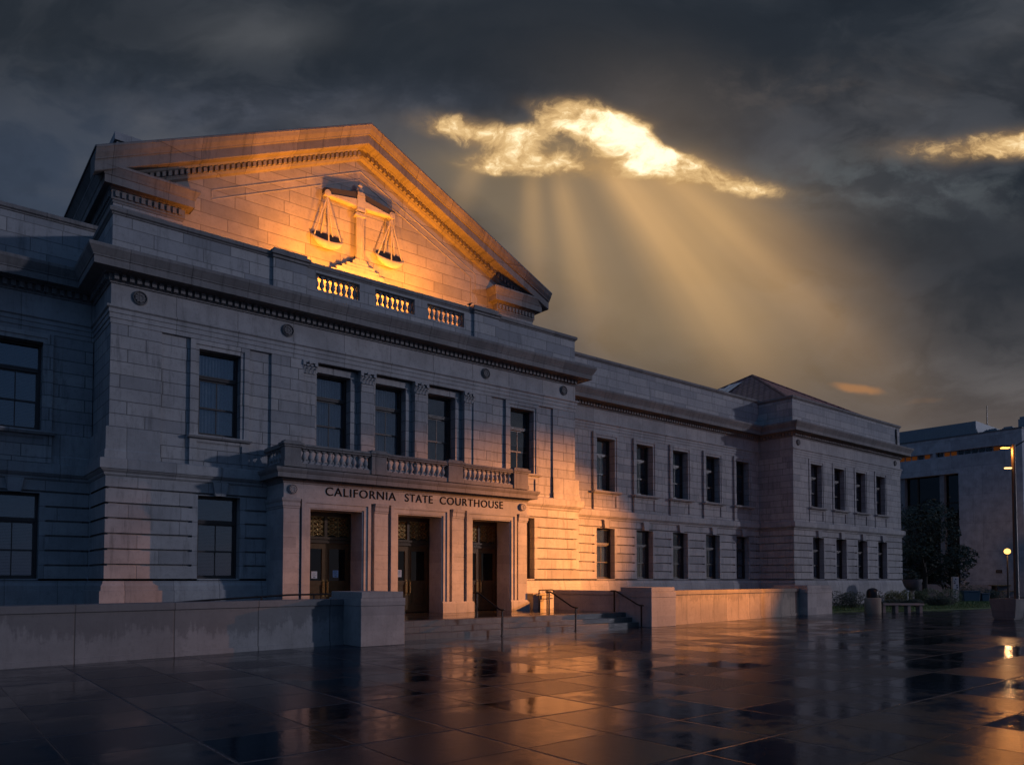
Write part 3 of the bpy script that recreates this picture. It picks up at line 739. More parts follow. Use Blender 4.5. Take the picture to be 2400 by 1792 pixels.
# central pilasters with leafy capitals
def leaf(b, x, y, z, wd, h, out):
    n = 4; rows = []
    for k in range(n+1):
        t = k/n; o = out*(t**2.2); w2 = wd*(1-.55*t*t)/2; rows.append((w2, y-o-.008, z+h*min(t, 1)-(out*.5 if k == n else 0)))
    for (w1, y1, z1), (w2, y2, z2) in zip(rows, rows[1:]): b.quad((x-w1, y1, z1), (x, y1-.015, z1), (x, y2-.02, z2), (x-w2, y2, z2)); b.quad((x, y1-.015, z1), (x+w1, y1, z1), (x+w2, y2, z2), (x, y2-.02, z2))
for x0, x1 in ((9.76, 10.16), (11.80, 12.28), (13.92, 14.40), (16.07, 16.44)):
    b = MB(); yf = PY+.045
    b.box(x0, x1, yf, PY+.30, 5.1, 8.19); b.box(x0-.03, x1+.03, yf-.04, PY+.30, 4.93, 5.1); b.box(x0-.015, x1+.015, yf-.015, PY+.3, 8.10, 8.13)
    pil = b.build('pilaster', 'ashlar', CH)
    b = MB(); xc = (x0+x1)/2; hw = (x1-x0)/2
    b.prism([(x0, 8.19), (x1, 8.19), (x1+.03, 8.52), (x0-.03, 8.52)], 'y', yf-.02, PY+.29)
    nl = 4 if hw > .22 else 3
    for k in range(nl): leaf(b, x0+(k+.5)*2*hw/nl, yf-.02, 8.19, 2*hw/nl*.95, .17, .07)
    for k in range(nl+1): leaf(b, x0+k*2*hw/nl, yf-.022, 8.24, 2*hw/nl*.85, .22, .09)
    for sx in (-1, 1):
        xx = xc+sx*(hw+.0); b.tube([(xx, yf-.10, 8.49), (xx, yf+.02, 8.49)], .055, 10); b.tube([(xc+sx*hw*.35, yf-.06, 8.46), (xc+sx*hw*.35, yf+.02, 8.46)], .04, 8)
    b.box(x0-.05, x1+.05, yf-.09, PY+.29, 8.535, 8.595); b.box(xc-.05, xc+.05, yf-.12, yf-.08, 8.50, 8.58)
    b.build('capital', 'smooth', pil)

# ------------------------------------------------------------------ entrance portico
QX0, QX1, QY = 8.60, 17.97, 21.2
OP = [(9.45, 11.18), (12.48, 14.19), (15.49, 17.18)]
b = MB(); p = []
for x0, x1 in ((9.10, 9.17), (11.47, 11.60), (12.09, 12.19), (14.47, 14.60), (15.09, 15.19), (17.47, 17.55)): p.append((x0, x1, .46, 4.0, .14))
for a, c in OP:
    p.append((a-.29, c+.28, .46, 4.0, -.03)); p.append((a-.19, c+.18, .46, 3.9, .0)); p.append((a-.05, c+.05, .46, 3.76, .03))
    p.append((a, c, .40, 3.72, .80, 1))
for k in range(1, 7):
    z = .46+.83+k*.46-.3
    for x0, x1 in ((QX0, 9.10), (11.60, 12.09), (14.60, 15.09), (17.55, QX1)): p.append((x0, x1, z-.008, z+.008, .012))
b.relief(QY, QX0, QX1, .40, 4.50, p, outside=1.6)
por = b.build('portico', 'smooth', CH)
# bases and caps of the portico piers
b = MB()
for x0, x1 in ((8.60, 9.46), (11.17, 12.49), (14.18, 15.50), (17.17, 17.97)):
    b.box(x0-.05 if x0 == 8.60 else x0+.0, x1+.05 if x1 == 17.97 else x1, QY-.08, QY+.79, .462, .78)
    b.prism([(QY-.08, .78), (QY+.0, .78), (QY, .84), (QY-.03, .84)], 'x', x0+.003, x1-.003)
b.box(QX0-.08, QX0+.1, QY-.077, PY+.02, .462, .78); b.box(QX1-.1, QX1+.08, QY-.077, PY+.02, .462, .78)
b.build('pier_base', 'trim', por)
cap = [(0, 3.70), (.025, 3.72), (.025, 3.76), (.05, 3.78), (.05, 3.88), (.09, 3.94), (.10, 4.0), (0, 4.02)]
for path in ([(QX0, PY), (QX0, QY), (9.10, QY)], [(11.60, QY), (12.09, QY)], [(14.60, QY), (15.09, QY)], [(17.55, QY), (QX1, QY), (QX1, PY)]):
    b = MB(); b.sweep(path, [(o*.8, z) for o, z in cap]); b.build('pier_cap', 'trim', por)
b = MB(); b.sweep([(QX0, PY), (QX0, QY), (QX1, QY), (QX1, PY)],
    [(-.1, 4.44), (.02, 4.45), (.03, 4.50), (.08, 4.54), (.09, 4.58), (.26, 4.60), (.28, 4.58), (.29, 4.58), (.29, 4.72), (.31, 4.73), (.35, 4.80), (.36, 4.86), (.33, 4.87), (-.2, 4.90)])
b.box(QX0+.05, QX1-.05, QY+.1, PY+.3, 4.44, 4.895); b.build('portico_cornice', 'cornice', por)
for x in (8.87, 17.73): roundel(x, QY-.006, 4.27, .145, 'smooth')
# inscription
def lettering(txt, x0, x1, z, h, y):
    cu = bpy.data.curves.new('inscription', 'FONT'); cu.body = txt; cu.size = 1; cu.extrude = .02; cu.offset = .007; cu.space_character = 1.12
    t = bpy.data.objects.new('t', cu); COL.objects.link(t)
    dg = bpy.context.evaluated_depsgraph_get(); dg.update(); me = bpy.data.meshes.new_from_object(t.evaluated_get(dg))
    bpy.data.objects.remove(t); bpy.data.curves.remove(cu)
    xs = [v.co.x for v in me.vertices]; ys = [v.co.y for v in me.vertices]
    kx = (x1-x0)/(max(xs)-min(xs)); ky = h/(max(ys)-min(ys))
    for v in me.vertices: v.co = ((v.co.x-min(xs))*kx+x0, y-.004+v.co.z*.4, (v.co.y-min(ys))*ky+z)
    me.materials.clear(); me.materials.append(M['letter'])
    o = bpy.data.objects.new('inscription', me); COL.objects.link(o); o.parent = CH; o.location = -wpos(CH); return o
for word, wx0, wx1 in (('CALIFORNIA', 9.92, 12.38), ('STATE', 12.72, 13.80), ('COURTHOUSE', 14.09, 16.83)): lettering(word, wx0, wx1, 4.155, .265, QY)
# balcony over the portico
BY = 20.95
b = MB()
for q in ((8.52, 17.86, BY+.02, BY+.30, 4.905, 5.04), (8.52, 8.80, BY+.30, PY, 4.905, 5.04), (17.58, 17.86, BY+.30, PY, 4.905, 5.04)): b.box(*q)
for a, c in ((9.06, 11.34), (11.93, 14.26), (14.91, 17.14)):
    b.box(a, c, BY+.01, BY+.31, 5.47, 5.53); b.box(a, c, BY-.03, BY+.34, 5.53, 5.60)
for x in (8.50, 17.56): b.box(x, x+.30, BY+.35, PY-.002, 5.47, 5.60)
balc = b.build('balcony', 'cornice', CH, bevel=.01)
for x0, x1 in ((8.50, 9.06), (11.34, 11.93), (14.26, 14.91), (17.14, 17.86)):
    b = MB(); b.box(x0, x1, BY-.01, BY+.33, 4.906, 5.07); b.box(x0+.025, x1-.025, BY+.015, BY+.31, 5.07, 5.49)
    b.box(x0, x1, BY-.02, BY+.34, 5.49, 5.55); b.box(x0-.04, x1+.04, BY-.06, BY+.37, 5.55, 5.62); b.box(x0+.03, x1-.03, BY+.0, BY+.32, 5.62, 5.68)
    b.build('balcony_pier', 'cornice', balc, bevel=.01)
baluster_rows(balc, [((9.08, BY+.16), (11.32, BY+.16), 11), ((11.95, BY+.16), (14.24, BY+.16), 11), ((14.93, BY+.16), (17.12, BY+.16), 11),
    ((8.65, BY+.4), (8.65, PY-.1), 5), ((17.71, BY+.4), (17.71, PY-.1), 5)], 5.035, .44, .082)

# entrance doors: bronze frame, two glazed leaves, pierced grilles over
DY = QY+.80
def door(a, c):
    w2 = (a+c)/2; z0, zt, zf = .46, 2.74, 3.72
    b = MB()
    b.box(a-.02, a+.07, DY, DY+.14, z0, zf); b.box(c-.07, c+.02, DY, DY+.14, z0, zf); b.box(a+.07, c-.07, DY, DY+.14, 3.58, zf)
    b.box(a+.07, c-.07, DY-.02, DY+.14, zt, 2.95); b.box(a+.05, c-.05, DY-.07, DY-.02, 2.86, 2.92); b.box(a+.05, c-.05, DY-.05, DY-.02, 2.74, 2.80); b.box(w2-.05, w2+.05, DY-.01, DY+.13, 2.95, 3.58)
    fr = b.build('entrance_door', 'bronze_dark', CH)
    b = MB(); b.box(a, c, DY+.3, DY+.31, z0, zf); b.build('vestibule', 'interior', fr)
    for x0, x1, sgn in ((a+.07, w2-.004, 1), (w2+.004, c-.07, -1)):
        l = MB(); s = .12
        l.box(x0, x0+s, DY+.02, DY+.08, z0+.02, zt); l.box(x1-s, x1, DY+.02, DY+.08, z0+.02, zt); l.box(x0+s, x1-s, DY+.02, DY+.08, zt-.18, zt); l.box(x0+s, x1-s, DY+.02, DY+.08, z0+.02, z0+.24)
        l.box(x0+s, x1-s, DY+.02, DY+.08, 1.42, 1.56); l.box(x0+s, x1-s, DY+.045, DY+.07, z0+.24, 1.42)
        l.box(x0+s+.06, x1-s-.06, DY+.03, DY+.045, z0+.32, 1.34)
        l.box(x0+s-.015, x0+s, DY+.005, DY+.02, 1.56, 2.56); l.box(x1-s, x1-s+.015, DY+.005, DY+.02, 1.56, 2.56)
        l.build('door_leaf', 'door', fr)
        g = MB(); g.box(x0+s, x1-s, DY+.045, DY+.051, 1.56, zt-.18); g.build('door_glass', 'door_glass', fr)
        hx = x1-.06 if sgn > 0 else x0+.06
        hd = MB(); hd.tube([(hx, DY+.02, 1.12), (hx, DY-.045, 1.14), (hx, DY-.045, 1.52), (hx, DY+.02, 1.54)], .016, 8); hd.box(hx-.03, hx+.03, DY+.008, DY+.02, 1.06, 1.60); hd.build('door_handle', 'bronze', fr)
    for x0, x1 in ((a+.07, w2-.05), (w2+.05, c-.07)):
        gr = MB(); mid = (x0+x1)/2
        for u0, u1 in ((x0, mid-.015), (mid+.015, x1)):
            gr.box(u0, u0+.02, DY+.03, DY+.06, 2.95, 3.58); gr.box(u1-.02, u1, DY+.03, DY+.06, 2.95, 3.58)
            n = 4
            for k in range(n):
                za, zb = 2.97+k*.60/n, 2.97+(k+1)*.60/n; um, zm = (u0+u1)/2, (za+zb)/2
                for (p0, p1) in (((u0, za), (um, zm)), ((u1, za), (um, zm)), ((u0, zb), (um, zm)), ((u1, zb), (um, zm))):
                    gr.obox((p0[0], DY+.045, p0[1]), (p1[0], DY+.045, p1[1]), .018, .018, (0, 1, 0))
                gr.tube([(um+.055*math.cos(t*math.pi/4), DY+.04, zm+.055*math.sin(t*math.pi/4)) for t in range(9)], .012, 5, False)
                for sx in (-1, 1): gr.tube([(um+sx*.10+.03*math.cos(t*math.pi/3), DY+.04, zm+.03*math.sin(t*math.pi/3)) for t in range(7)], .010, 4, False)
                gr.box(u0, u1, DY+.035, DY+.055, zb-.008, zb+.008)
        gr.build('grille', 'bronze', fr)
    return fr
for a, c in OP: door(a, c)
def notice(x, z, wd, h, label, col):
    b = MB(); b.box(x, x+wd, DY+.036, DY+.040, z, z+h); o = b.build('paper_notice', col)
    tag(o, label, 'notice', 'paper notices on the entrance doors')
    t = MB()
    for k in range(5):
        zz = z+h*.86-k*h*.13; t.box(x+wd*.15, x+wd*(.85-.12*(k % 3)), DY+.033, DY+.035, zz-h*.035, zz)
    if wd > .17: t.box(x+wd*.3, x+wd*.7, DY+.033, DY+.035, z+h*.08, z+h*.2)
    t.build('printing', 'ink', o)
notice(9.86, 1.63, .19, .22, 'white paper notice taped to the left leaf of the leftmost doorway', 'paper')
notice(10.58, 1.66, .19, .23, 'bluish paper notice on the dark right leaf of the leftmost doorway', "paper_blue")
notice(12.93, 1.68, .17, .24, 'white notice with a printed emblem on the middle doorway', 'paper')
# ------------------------------------------------------------------ pediment over the pavilion
CX, TY = 13.03, 25.10
SL = (18.42-14.25)/8.95; CO = math.cos(math.atan(SL))
def zr(x, v): return 18.42-SL*abs(x-CX)-v/CO
prof = [(0, 24.20), (.05, 24.20), (.07, 24.22), (.17, 24.27), (.28, 24.36), (.31, 24.37), (.31, 24.41), (.33, 24.42), (.59, 24.43), (.61, 24.46), (.60, 24.76), (.63, 24.78), (.66, 24.82), (.66, 24.90), (.84, 24.90), (.85, 24.93), (.90, 24.96), (.92, 25.04), (.94, 25.12)]
b = MB(); rows = []
for xe in (-1, 0, 1):
    i = len(b.v)
    for v, y in prof:
        x = CX+xe*(8.95 if v < .62 else 8.42); b.v.append((x, y, zr(x, v)))
    rows.append(i)
for a, c in zip(rows, rows[1:]):
    for k in range(len(prof)-1): b.f.append((a+k, c+k, c+k+1, a+k+1))
for i in (rows[0], rows[2]):
    k = len(b.v); x = b.v[i][0]; b.v += [(x, 25.1, zr(x, .60)), (x, 25.1, zr(x, 0))]
    b.f.append(tuple(range(i, i+11))+(k, k+1))
th = math.atan(SL)
for sgn in (-1, 1):
    n = 46
    for k in range(n):
        x = CX+sgn*(.14+k*.178); x2 = x+sgn*.105
        b.prism([(x, zr(x, .68)), (x2, zr(x2, .68)), (x2, zr(x2, .82)), (x, zr(x, .82))], 'y', 24.80, 24.905)
ped = b.build('raking_cornice', 'cornice', CH)
# tympanum wall
b = MB(); b.prism([(4.72, 10.5), (21.34, 10.5), (21.34, zr(21.34, .85)), (CX, zr(CX, .85)), (4.72, zr(4.72, .85))], 'y', TY, TY+.5); b.build('tympanum', 'tymp', CH)
# raised border lines on it
b = MB()
def strip(p, q, wd=.024): b.obox((p[0], TY-.004, p[1]), (q[0], TY-.004, q[1]), wd, .03, (0, 1, 0))
A, Lp, Rp = (CX, 16.97), (7.62, 14.45), (18.44, 14.45)
strip(A, Lp); strip(A, Rp); strip(Rp, (18.44, 11)); strip(Lp, (7.62, 14.2))
A2, L2, R2 = (CX, 16.66), (7.62, 14.14), (18.2, 14.25)
strip(A2, L2); strip(A2, R2); strip(R2, (18.2, 11))
b.build('tympanum_border', 'smooth', CH)
# corner piers with their returned cornice
for x0, x1, sg in ((4.66, 6.65, -1), (19.41, 21.40, 1)):
    b = MB(); b.box(x0, x1, 24.85, TY-.004, 10.5, 13.05); b.box(x0-.06 if sg < 0 else x0-.02, x1+.06 if sg > 0 else x1+.02, 24.82, TY-.003, 10.5, 12.35)
    if sg < 0: b.box(4.66, 4.71, TY, 45, 10.5, 13.05)
    else: b.box(21.35, 21.40, TY, 45, 10.5, 13.05)
    b.build('corner_pier', 'parapet', CH)
rc = [(-.1, 12.98), (.02, 13.0), (.03, 13.07), (.06, 13.09), (.06, 13.36), (.11, 13.40), (.12, 13.44), (.27, 13.45), (.29, 13.43), (.29, 13.66), (.31, 13.67), (.34, 13.75), (.41, 13.88), (.43, 13.90), (.43, 13.97), (-.2, 14.02)]
for path in ([(4.66, 45), (4.66, 24.85), (6.65, 24.85), (6.65, TY-.005)], [(19.41, TY-.005), (19.41, 24.85), (21.40, 24.85), (21.40, 45)]):
    b = MB(); b.sweep(path, rc)
    for p, q in zip(path, path[1:]):
        if abs(p[1]-q[1]) > 5:
            if p[1] > 40: p = (p[0], 29)
            else: q = (q[0], 29)
        if (Vector(p)-Vector(q)).length > .5: dentils(b, p, q, .055, .115, 13.16, 13.34, .18, .105)
    b.build('return_cornice', 'cornice', CH)
for path in ([(4.52, 45), (4.52, 24.46)], [(21.54, 24.46), (21.54, 45)]):
    b = MB(); b.sweep(path, [(0, 13.99), (.22, 14.0), (.28, 14.06), (.40, 14.18), (.435, 14.2), (.435, 14.25), (-.2, 14.3)]); b.build('eaves', 'cornice', CH)
b = MB(); b.prism([(4.05, 14.26), (CX, 18.44), (22.01, 14.26), (22.01, 14.20), (CX, 18.36), (4.05, 14.20)], 'y', 24.215, 45); b.build('gable_roof', 'lead', CH)
# raised block behind
b = MB(); b.box(6.85, 12, 36, 50, 13, 20.9); b.box(6.75, 12.1, 35.9, 50.1, 20.9, 21.25); b.build('rear_attic', 'parapet', CH)

# carved scales: pillar, beam, pans on cords
KX = 12.96
def flat(b):
    b.v = [(x, TY-(TY-y)*.42, z+.10) for x, y, z in b.v]; return b
b = MB(); yf = 24.55
b.lathe(0, 0, [(.21, 13.30), (.20, 13.36), (.165, 13.42), (.155, 15.02), (.19, 15.05)], 12)
for k in range(len(b.v)): v = b.v[k]; b.v[k] = (v[0]+KX, v[1]+24.80, v[2])
for k in range(-2, 3): b.box(KX+k*.066-.012, KX+k*.066+.012, 24.625+.02*abs(k), 24.70, 13.42, 15.02)
b.box(KX-.21, KX+.21, 24.58, TY, 15.06, 15.13); b.prism([(KX-.21, 15.13), (KX+.21, 15.13), (KX+.155, 15.20), (KX-.155, 15.20)], 'y', 24.6, TY)
b.box(KX-.16, KX+.16, 24.50, TY, 15.22, 15.80); b.prism([(KX-.19, 15.22), (KX+.19, 15.22), (KX+.16, 15.33), (KX-.16, 15.33)], 'y', 24.47, TY)
b.prism([(KX-.16, 15.80), (KX+.16, 15.80), (KX+.13, 15.95), (KX-.13, 15.95)], 'y', 24.48, TY)
sc_ = flat(b).build('scales_of_justice', 'smooth', CH)
b = MB(); b.lathe(KX, 24.72, [(.06, 15.95), (.11, 16.0), (.13, 16.08), (.10, 16.14), (.06, 16.17), (.10, 16.22), (.05, 16.30), (.005, 16.34)], 12); flat(b).build('finial', 'smooth', sc_, smooth=40)
for sg in (-1, 1):
    b = MB(); f = lambda u, z, y: (KX+sg*u, y, z)
    n = 6; sec = []; cap_ = []  # cap_ holds the outline of the beam's painted shade strip
    for k in range(n+1):
        t = k/n; u = .15+1.30*t
        zt, zb, zk = 15.74-.22*t, 15.38+.10*math.sin(t*math.pi*.5)-.05*t, 16.12-.27*t
        sec.append([f(u, zb, TY), f(u, zb, yf+.03), f(u, zb+.04, yf), f(u, zt-.06, yf), f(u, zt-.06, TY), f(u, zt-.06, TY)]); cap_.append((u, zt-.06, zt+.20-.03*t))
    for p, q in zip(sec, sec[1:]):
        for k in range(5): b.quad(p[k], q[k], q[k+1], p[k+1])
    b.quad(*sec[-1]); b.quad(*sec[0]); flat(b).build('beam', 'smooth', sc_)
    b = MB(); b.prism([(KX+sg*u, z0+.001) for u, z0, z1 in cap_]+[(KX+sg*u, z1) for u, z0, z1 in reversed(cap_)], 'y', yf+.05, TY); flat(b).build('beam_shade_strip', 'painted_shade', sc_)  # dark strip stands for the unlit sloping top of the beam
    b = MB(); u = KX+sg*1.33
    b.tube([(u, TY, 15.50), (u, yf-.04, 15.50)], .125, 16); b.tube([(u, yf-.04, 15.50), (u, yf-.07, 15.50)], .06, 10); flat(b).build('beam_end', 'smooth', sc_, smooth=50)
    pc = KX+sg*1.29; b = MB(); seg_ = 28
    prf = [(.61, 0), (.63, -.03), (.60, -.10), (.50, -.24), (.34, -.34), (.16, -.39), (.005, -.40)]
    b.lathe(0, 0, prf, seg_); b.v = [(pc+x, 24.84+y*.58, 13.93+z+y*.34) for x, y, z in b.v]; pn_ = flat(b).build('pan', 'smooth', sc_, smooth=60)
    b = MB(); b.quad(*[(pc+.585*math.cos(a*math.pi/16), 24.84+.55*.6*math.sin(a*math.pi/16), 13.945+.585*.34*math.sin(a*math.pi/16)) for a in range(32)]); flat(b).build('pan_shade_disc', 'painted_shade', sc_)  # dark disc paints the shade inside the pan
    for dx_, yy in ((-.53, 24.75), (0, 24.50), (.53, 24.75), (-.22, 24.98), (.25, 24.98)):
        b = MB(); b.tube([(u, yf+.12, 15.40), (pc+dx_, yy, 13.90+(yy-24.84)*.59)], .028, 6); flat(b).build('cord', 'smooth', sc_)
b = MB()
for hw, z0, z1, yy in ((.31, 13.19, 13.32, 24.56), (.57, 13.06, 13.19, 24.50), (.75, 12.94, 13.06, 24.45), (.98, 12.80, 12.94, 24.42), (1.2, 12.6, 12.80, 24.40)):
    b.box(KX-hw, KX+hw, yy, TY-.001, z0, z1)
b.prism([(KX-.29, 13.32), (KX+.29, 13.32), (KX+.20, 13.42), (KX-.20, 13.42)], 'y', 24.60, TY); flat(b).build('stepped_base', 'smooth', sc_)

# decks and roofs
b = MB(); b.box(PX0+.36, PX1-.36, PY+.37, TY-.01, 10.2, 10.62); b.build('roof_deck', 'lead', CH)
b = MB(); b.box(LWX, 4.6, WY+.405, 45, 10.0, 10.6); b.box(21.45, EX0+.4, WY+.405, 45, 10.0, 10.6); b.box(EX0+.41, EX1-.41, EY+.41, 45, 10.0, 11.0); b.build('roof_deck', 'lead', CH)
b = MB(); q = [(39.35, 23.05), (52.05, 23.05), (52.05, 36.3), (39.35, 36.3)]; ap = (45.95, 29.7, 15.9); zb = 12.02
for k in range(4): b.quad(q[k]+(zb,), q[(k+1) % 4]+(zb,), ap)
b.box(39.35, 52.05, 23.05, 36.3, 11.0, 12.015); rf = b.build('hip_roof', 'tile', CH)
b = MB()
for k in range(4): b.tube([q[k]+(zb+.02,), ap], .09, 6)
b.build('ridge_tiles', 'tile', rf, smooth=40)
def lf(y, t): return Vector((39.35+6.6*t, y, zb+3.88*t))+Vector((-.06, 0, .08))
b = MB(); n = 8
for k in range(n):
    y0, y1 = 29.6+k*.55, 29.6+(k+1)*.55-.05; tmax = min(.80, 1-abs(y1-29.7)/6.6-.04)
    b.quad(lf(y0, .30), lf(y1, .30), lf(y1, tmax), lf(y0, tmax))
b.build('skylight', 'skylight', rf)
b = MB(); b.tube([(51.9, 22.56, 11.75), (51.9, 22.52, 10.6)], .05, 8); b.build('drainpipe', 'iron', CH)
# back and end walls close the volume
b = MB(); b.box(LWX, EX1-.1, 44.6, 45, 0, 10.4); b.box(EX1-.42, EX1-.06, EY+.5, 45, 0, 10.4); b.build('rear_wall', 'ashlar', CH)

# floodlights on the ledge behind the parapet, aimed up at the tympanum
def flood(x, y, tx, power, label, size=R(118)):
    t = thing('floodlight', label, 'floodlight', (x, y, 10.62), 'floodlights on the parapet ledge')
    b = MB(); b.box(-.16, .16, -.1, .1, 0, .03); b.obox((-.17, 0, .03), (-.17, 0, .28), .02, .04); b.obox((.17, 0, .03), (.17, 0, .28), .02, .04); b.build('bracket', 'iron', t, local=True)
    b = MB(); b.prism([(-.12, .16), (.10, .10), (.16, .24), (-.06, .34)], 'x', -.16, .16); b.build('housing', 'iron', t, local=True)
    b = MB(); b.quad((-.14, .163, .245), (.14, .163, .245), (.14, -.05, .343), (-.14, -.05, .343)); b.build('lens', 'floodglow', t, local=True)
    l = bpy.data.lights.new('flood_beam', 'SPOT'); l.energy = power; l.color = (1.0, .29, .018); l.spot_size = size; l.spot_blend = 1.0; l.shadow_soft_size = .20
    o = bpy.data.objects.new('flood_beam', l); COL.objects.link(o); o.parent = t; o.location = (0, .08, .40)
    d = Vector((tx-x, TY-y-.1, 3.2)); o.rotation_euler = d.to_track_quat('-Z', 'Y').to_euler()
flood(8.3, 22.98, 8.6, 560, 'floodlight on the ledge behind the left parapet pedestal')
flood(11.3, 22.98, 11.8, 3000, 'floodlight on the ledge below the left pan of the scales')
flood(14.5, 22.98, 14.2, 2700, 'floodlight on the ledge below the right pan of the scales')
flood(17.5, 22.98, 17.2, 760, 'floodlight on the ledge behind the right parapet pedestal')

# ------------------------------------------------------------------ terrace, steps, low walls
b = MB(); b.box(9.63, 19.395, 17.6, 22.46, -.3, .46); b.box(LWX, 9.62, 17.7, 22.46, -.3, .455); b.box(19.396, 33, 18.2, 22.46, -.3, .455); b.box(LWX, 40, 22.461, WY, -.3, .44)
structure(b.build('terrace', 'terrace'))
ST = thing('entrance_steps', 'three wet stone steps rising from the plaza to the courthouse doors', 'steps', (14.5, 17.3, 0))
for k in range(2):
    b = MB(); b.box(9.63, 19.395, 17.0+.3*k, 17.598+.001*k, -.2+.35*k if k else -.2, .153*(k+1)); b.build('step', 'step', ST, bevel=.012)
b = MB(); b.box(9.63, 19.395, 17.597, 17.98, .2, .464); b.build('step', 'step', ST, bevel=.012)

def seg_wall(name, p0, p1, th_, zt, m, parent, cap_=.15, over=.035):
    p0, p1 = Vector(p0), Vector(p1); d = (p1-p0).normalized(); nrm = Vector((d.y, -d.x))
    def slab(b, o, z0, z1):
        b.prism([tuple(p0+nrm*o), tuple(p1+nrm*o), tuple(p1-nrm*(th_+o)), tuple(p0-nrm*(th_+o))], 'z', z0, z1)
    b = MB(); slab(b, 0, .0, zt-cap_); w_ = b.build(name, m, parent)
    b = MB(); slab(b, .03, -.02, .10); b.build('base_course', m, parent)
    b = MB(); slab(b, over, zt-cap_+.001, zt); b.build('coping', m, parent, bevel=.012)
def pier(parent, x0, x1, y0, y1, zt, m='pier'):
    b = MB(); b.box(x0, x1, y0, y1, 0, zt-.34); b.build('pier', m, parent, bevel=.01)
    b = MB(); b.box(x0-.012, x1+.012, y0-.012, y1+.012, zt-.339, zt-.15); b.box(x0+.03, x1-.03, y0+.03, y1-.03, zt-.149, zt); b.build('pier_cap', m, parent, bevel=.012)
TL = thing('terrace_wall', 'water stained low granite wall ending in a square pier left of the steps', 'wall', (4, 16.5, 0), 'low walls edging the terrace')
seg_wall('wall', (-14, 14.32), (8.46, 16.93), .45, 1.12, 'lowwall', TL); pier(TL, 8.42, 9.62, 16.02, 17.7, 1.3)
TR = thing('terrace_wall', 'golden lit low wall with two piers right of the steps', 'wall', (26, 17.4, 0), 'low walls edging the terrace')
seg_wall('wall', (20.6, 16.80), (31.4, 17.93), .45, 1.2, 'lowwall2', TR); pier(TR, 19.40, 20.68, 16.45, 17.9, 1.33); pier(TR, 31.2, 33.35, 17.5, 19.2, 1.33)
b = MB(); b.box(19.40, 19.78, 17.915, 21.3, .2, 1.05); b.box(19.37, 19.81, 17.92, 21.33, 1.051, 1.2); b.build('cheek_wall', 'pier', TR, bevel=.01)
TB = thing('ramp_kerb_wall', 'small lit stone upstand between the portico and the ramp', 'wall', (18.9, 22, 0))
b = MB(); b.box(18.75, 19.75, 21.75, 22.3, .455, .98); b.box(18.72, 19.78, 21.72, 22.33, .981, 1.06); b.build('upstand', 'pier', TB, bevel=.01)

# handrails
def handrail(x, label, y0=17.95, y1=16.72, z0=.46, z1=0.0):
    t = thing('handrail', label, 'handrail', (x, (y0+y1)/2, 0), 'black handrails on the entrance steps')
    for y, z, h in ((y0, z0, .74), (y1, z1, .72)):
        b = MB(); b.box(x-.02, x+.02, y-.02, y+.02, z, z+h); b.box(x-.05, x+.05, y-.05, y+.05, z, z+.012); b.build('post', 'iron', t)
    b = MB(); r0, r1 = z0+.74, z1+.73
    pts = [(x, y0+.16, r0-.0), (x, y0-.05, r0), (x, y0-.18, r0-.05), (x, y1+.18, r1+.03), (x, y1+.06, r1), (x, y1-.10, r1-.005)]
    b.tube(pts, .026, 10); b.build('rail', 'iron', t, smooth=50); return t
handrail(9.98, 'black handrail hugging the right side of the left pier')
handrail(13.25, 'black handrail standing on the steps in front of the rightmost doorway')
handrail(16.15, 'black handrail standing alone on the lit steps right of the doorways')
handrail(19.2, 'black handrail against the dark cheek wall at the right end of the steps')
def ramp_rail(name, label, pts, posts, z0):
    t = thing(name, label, 'handrail', (pts[0][0], pts[0][1], 0))
    b = MB(); b.tube(pts, .024, 8); b.build('rail', 'iron', t, smooth=50)
    b = MB(); b.tube([(x, y, z-.33) for x, y, z in pts], .016, 8); b.build('lower_rail', 'iron', t, smooth=50)
    for k in posts:
        b = MB(); x, y, z = k; b.box(x-.018, x+.018, y-.018, y+.018, z0, z); b.build('post', 'iron', t)
ramp_rail('ramp_handrail', 'thin black ramp handrail rising just above the left low wall', [(3.2, 18.6, .92), (5.5, 18.6, 1.09), (7.7, 18.6, 1.2), (10.2, 18.6, 1.22)], [(5.6, 18.6, 1.09), (7.0, 18.6, 1.15), (8.4, 18.6, 1.2)], .45)
ramp_rail('ramp_handrail', 'black ramp handrail beside the portico at the right gap in the wall', [(18.35, 20.95, 1.2), (19.3, 21.25, 1.2), (19.5, 21.6, 1.2)], [(18.35, 20.95, 1.2), (19.15, 21.4, 1.2)], .45)

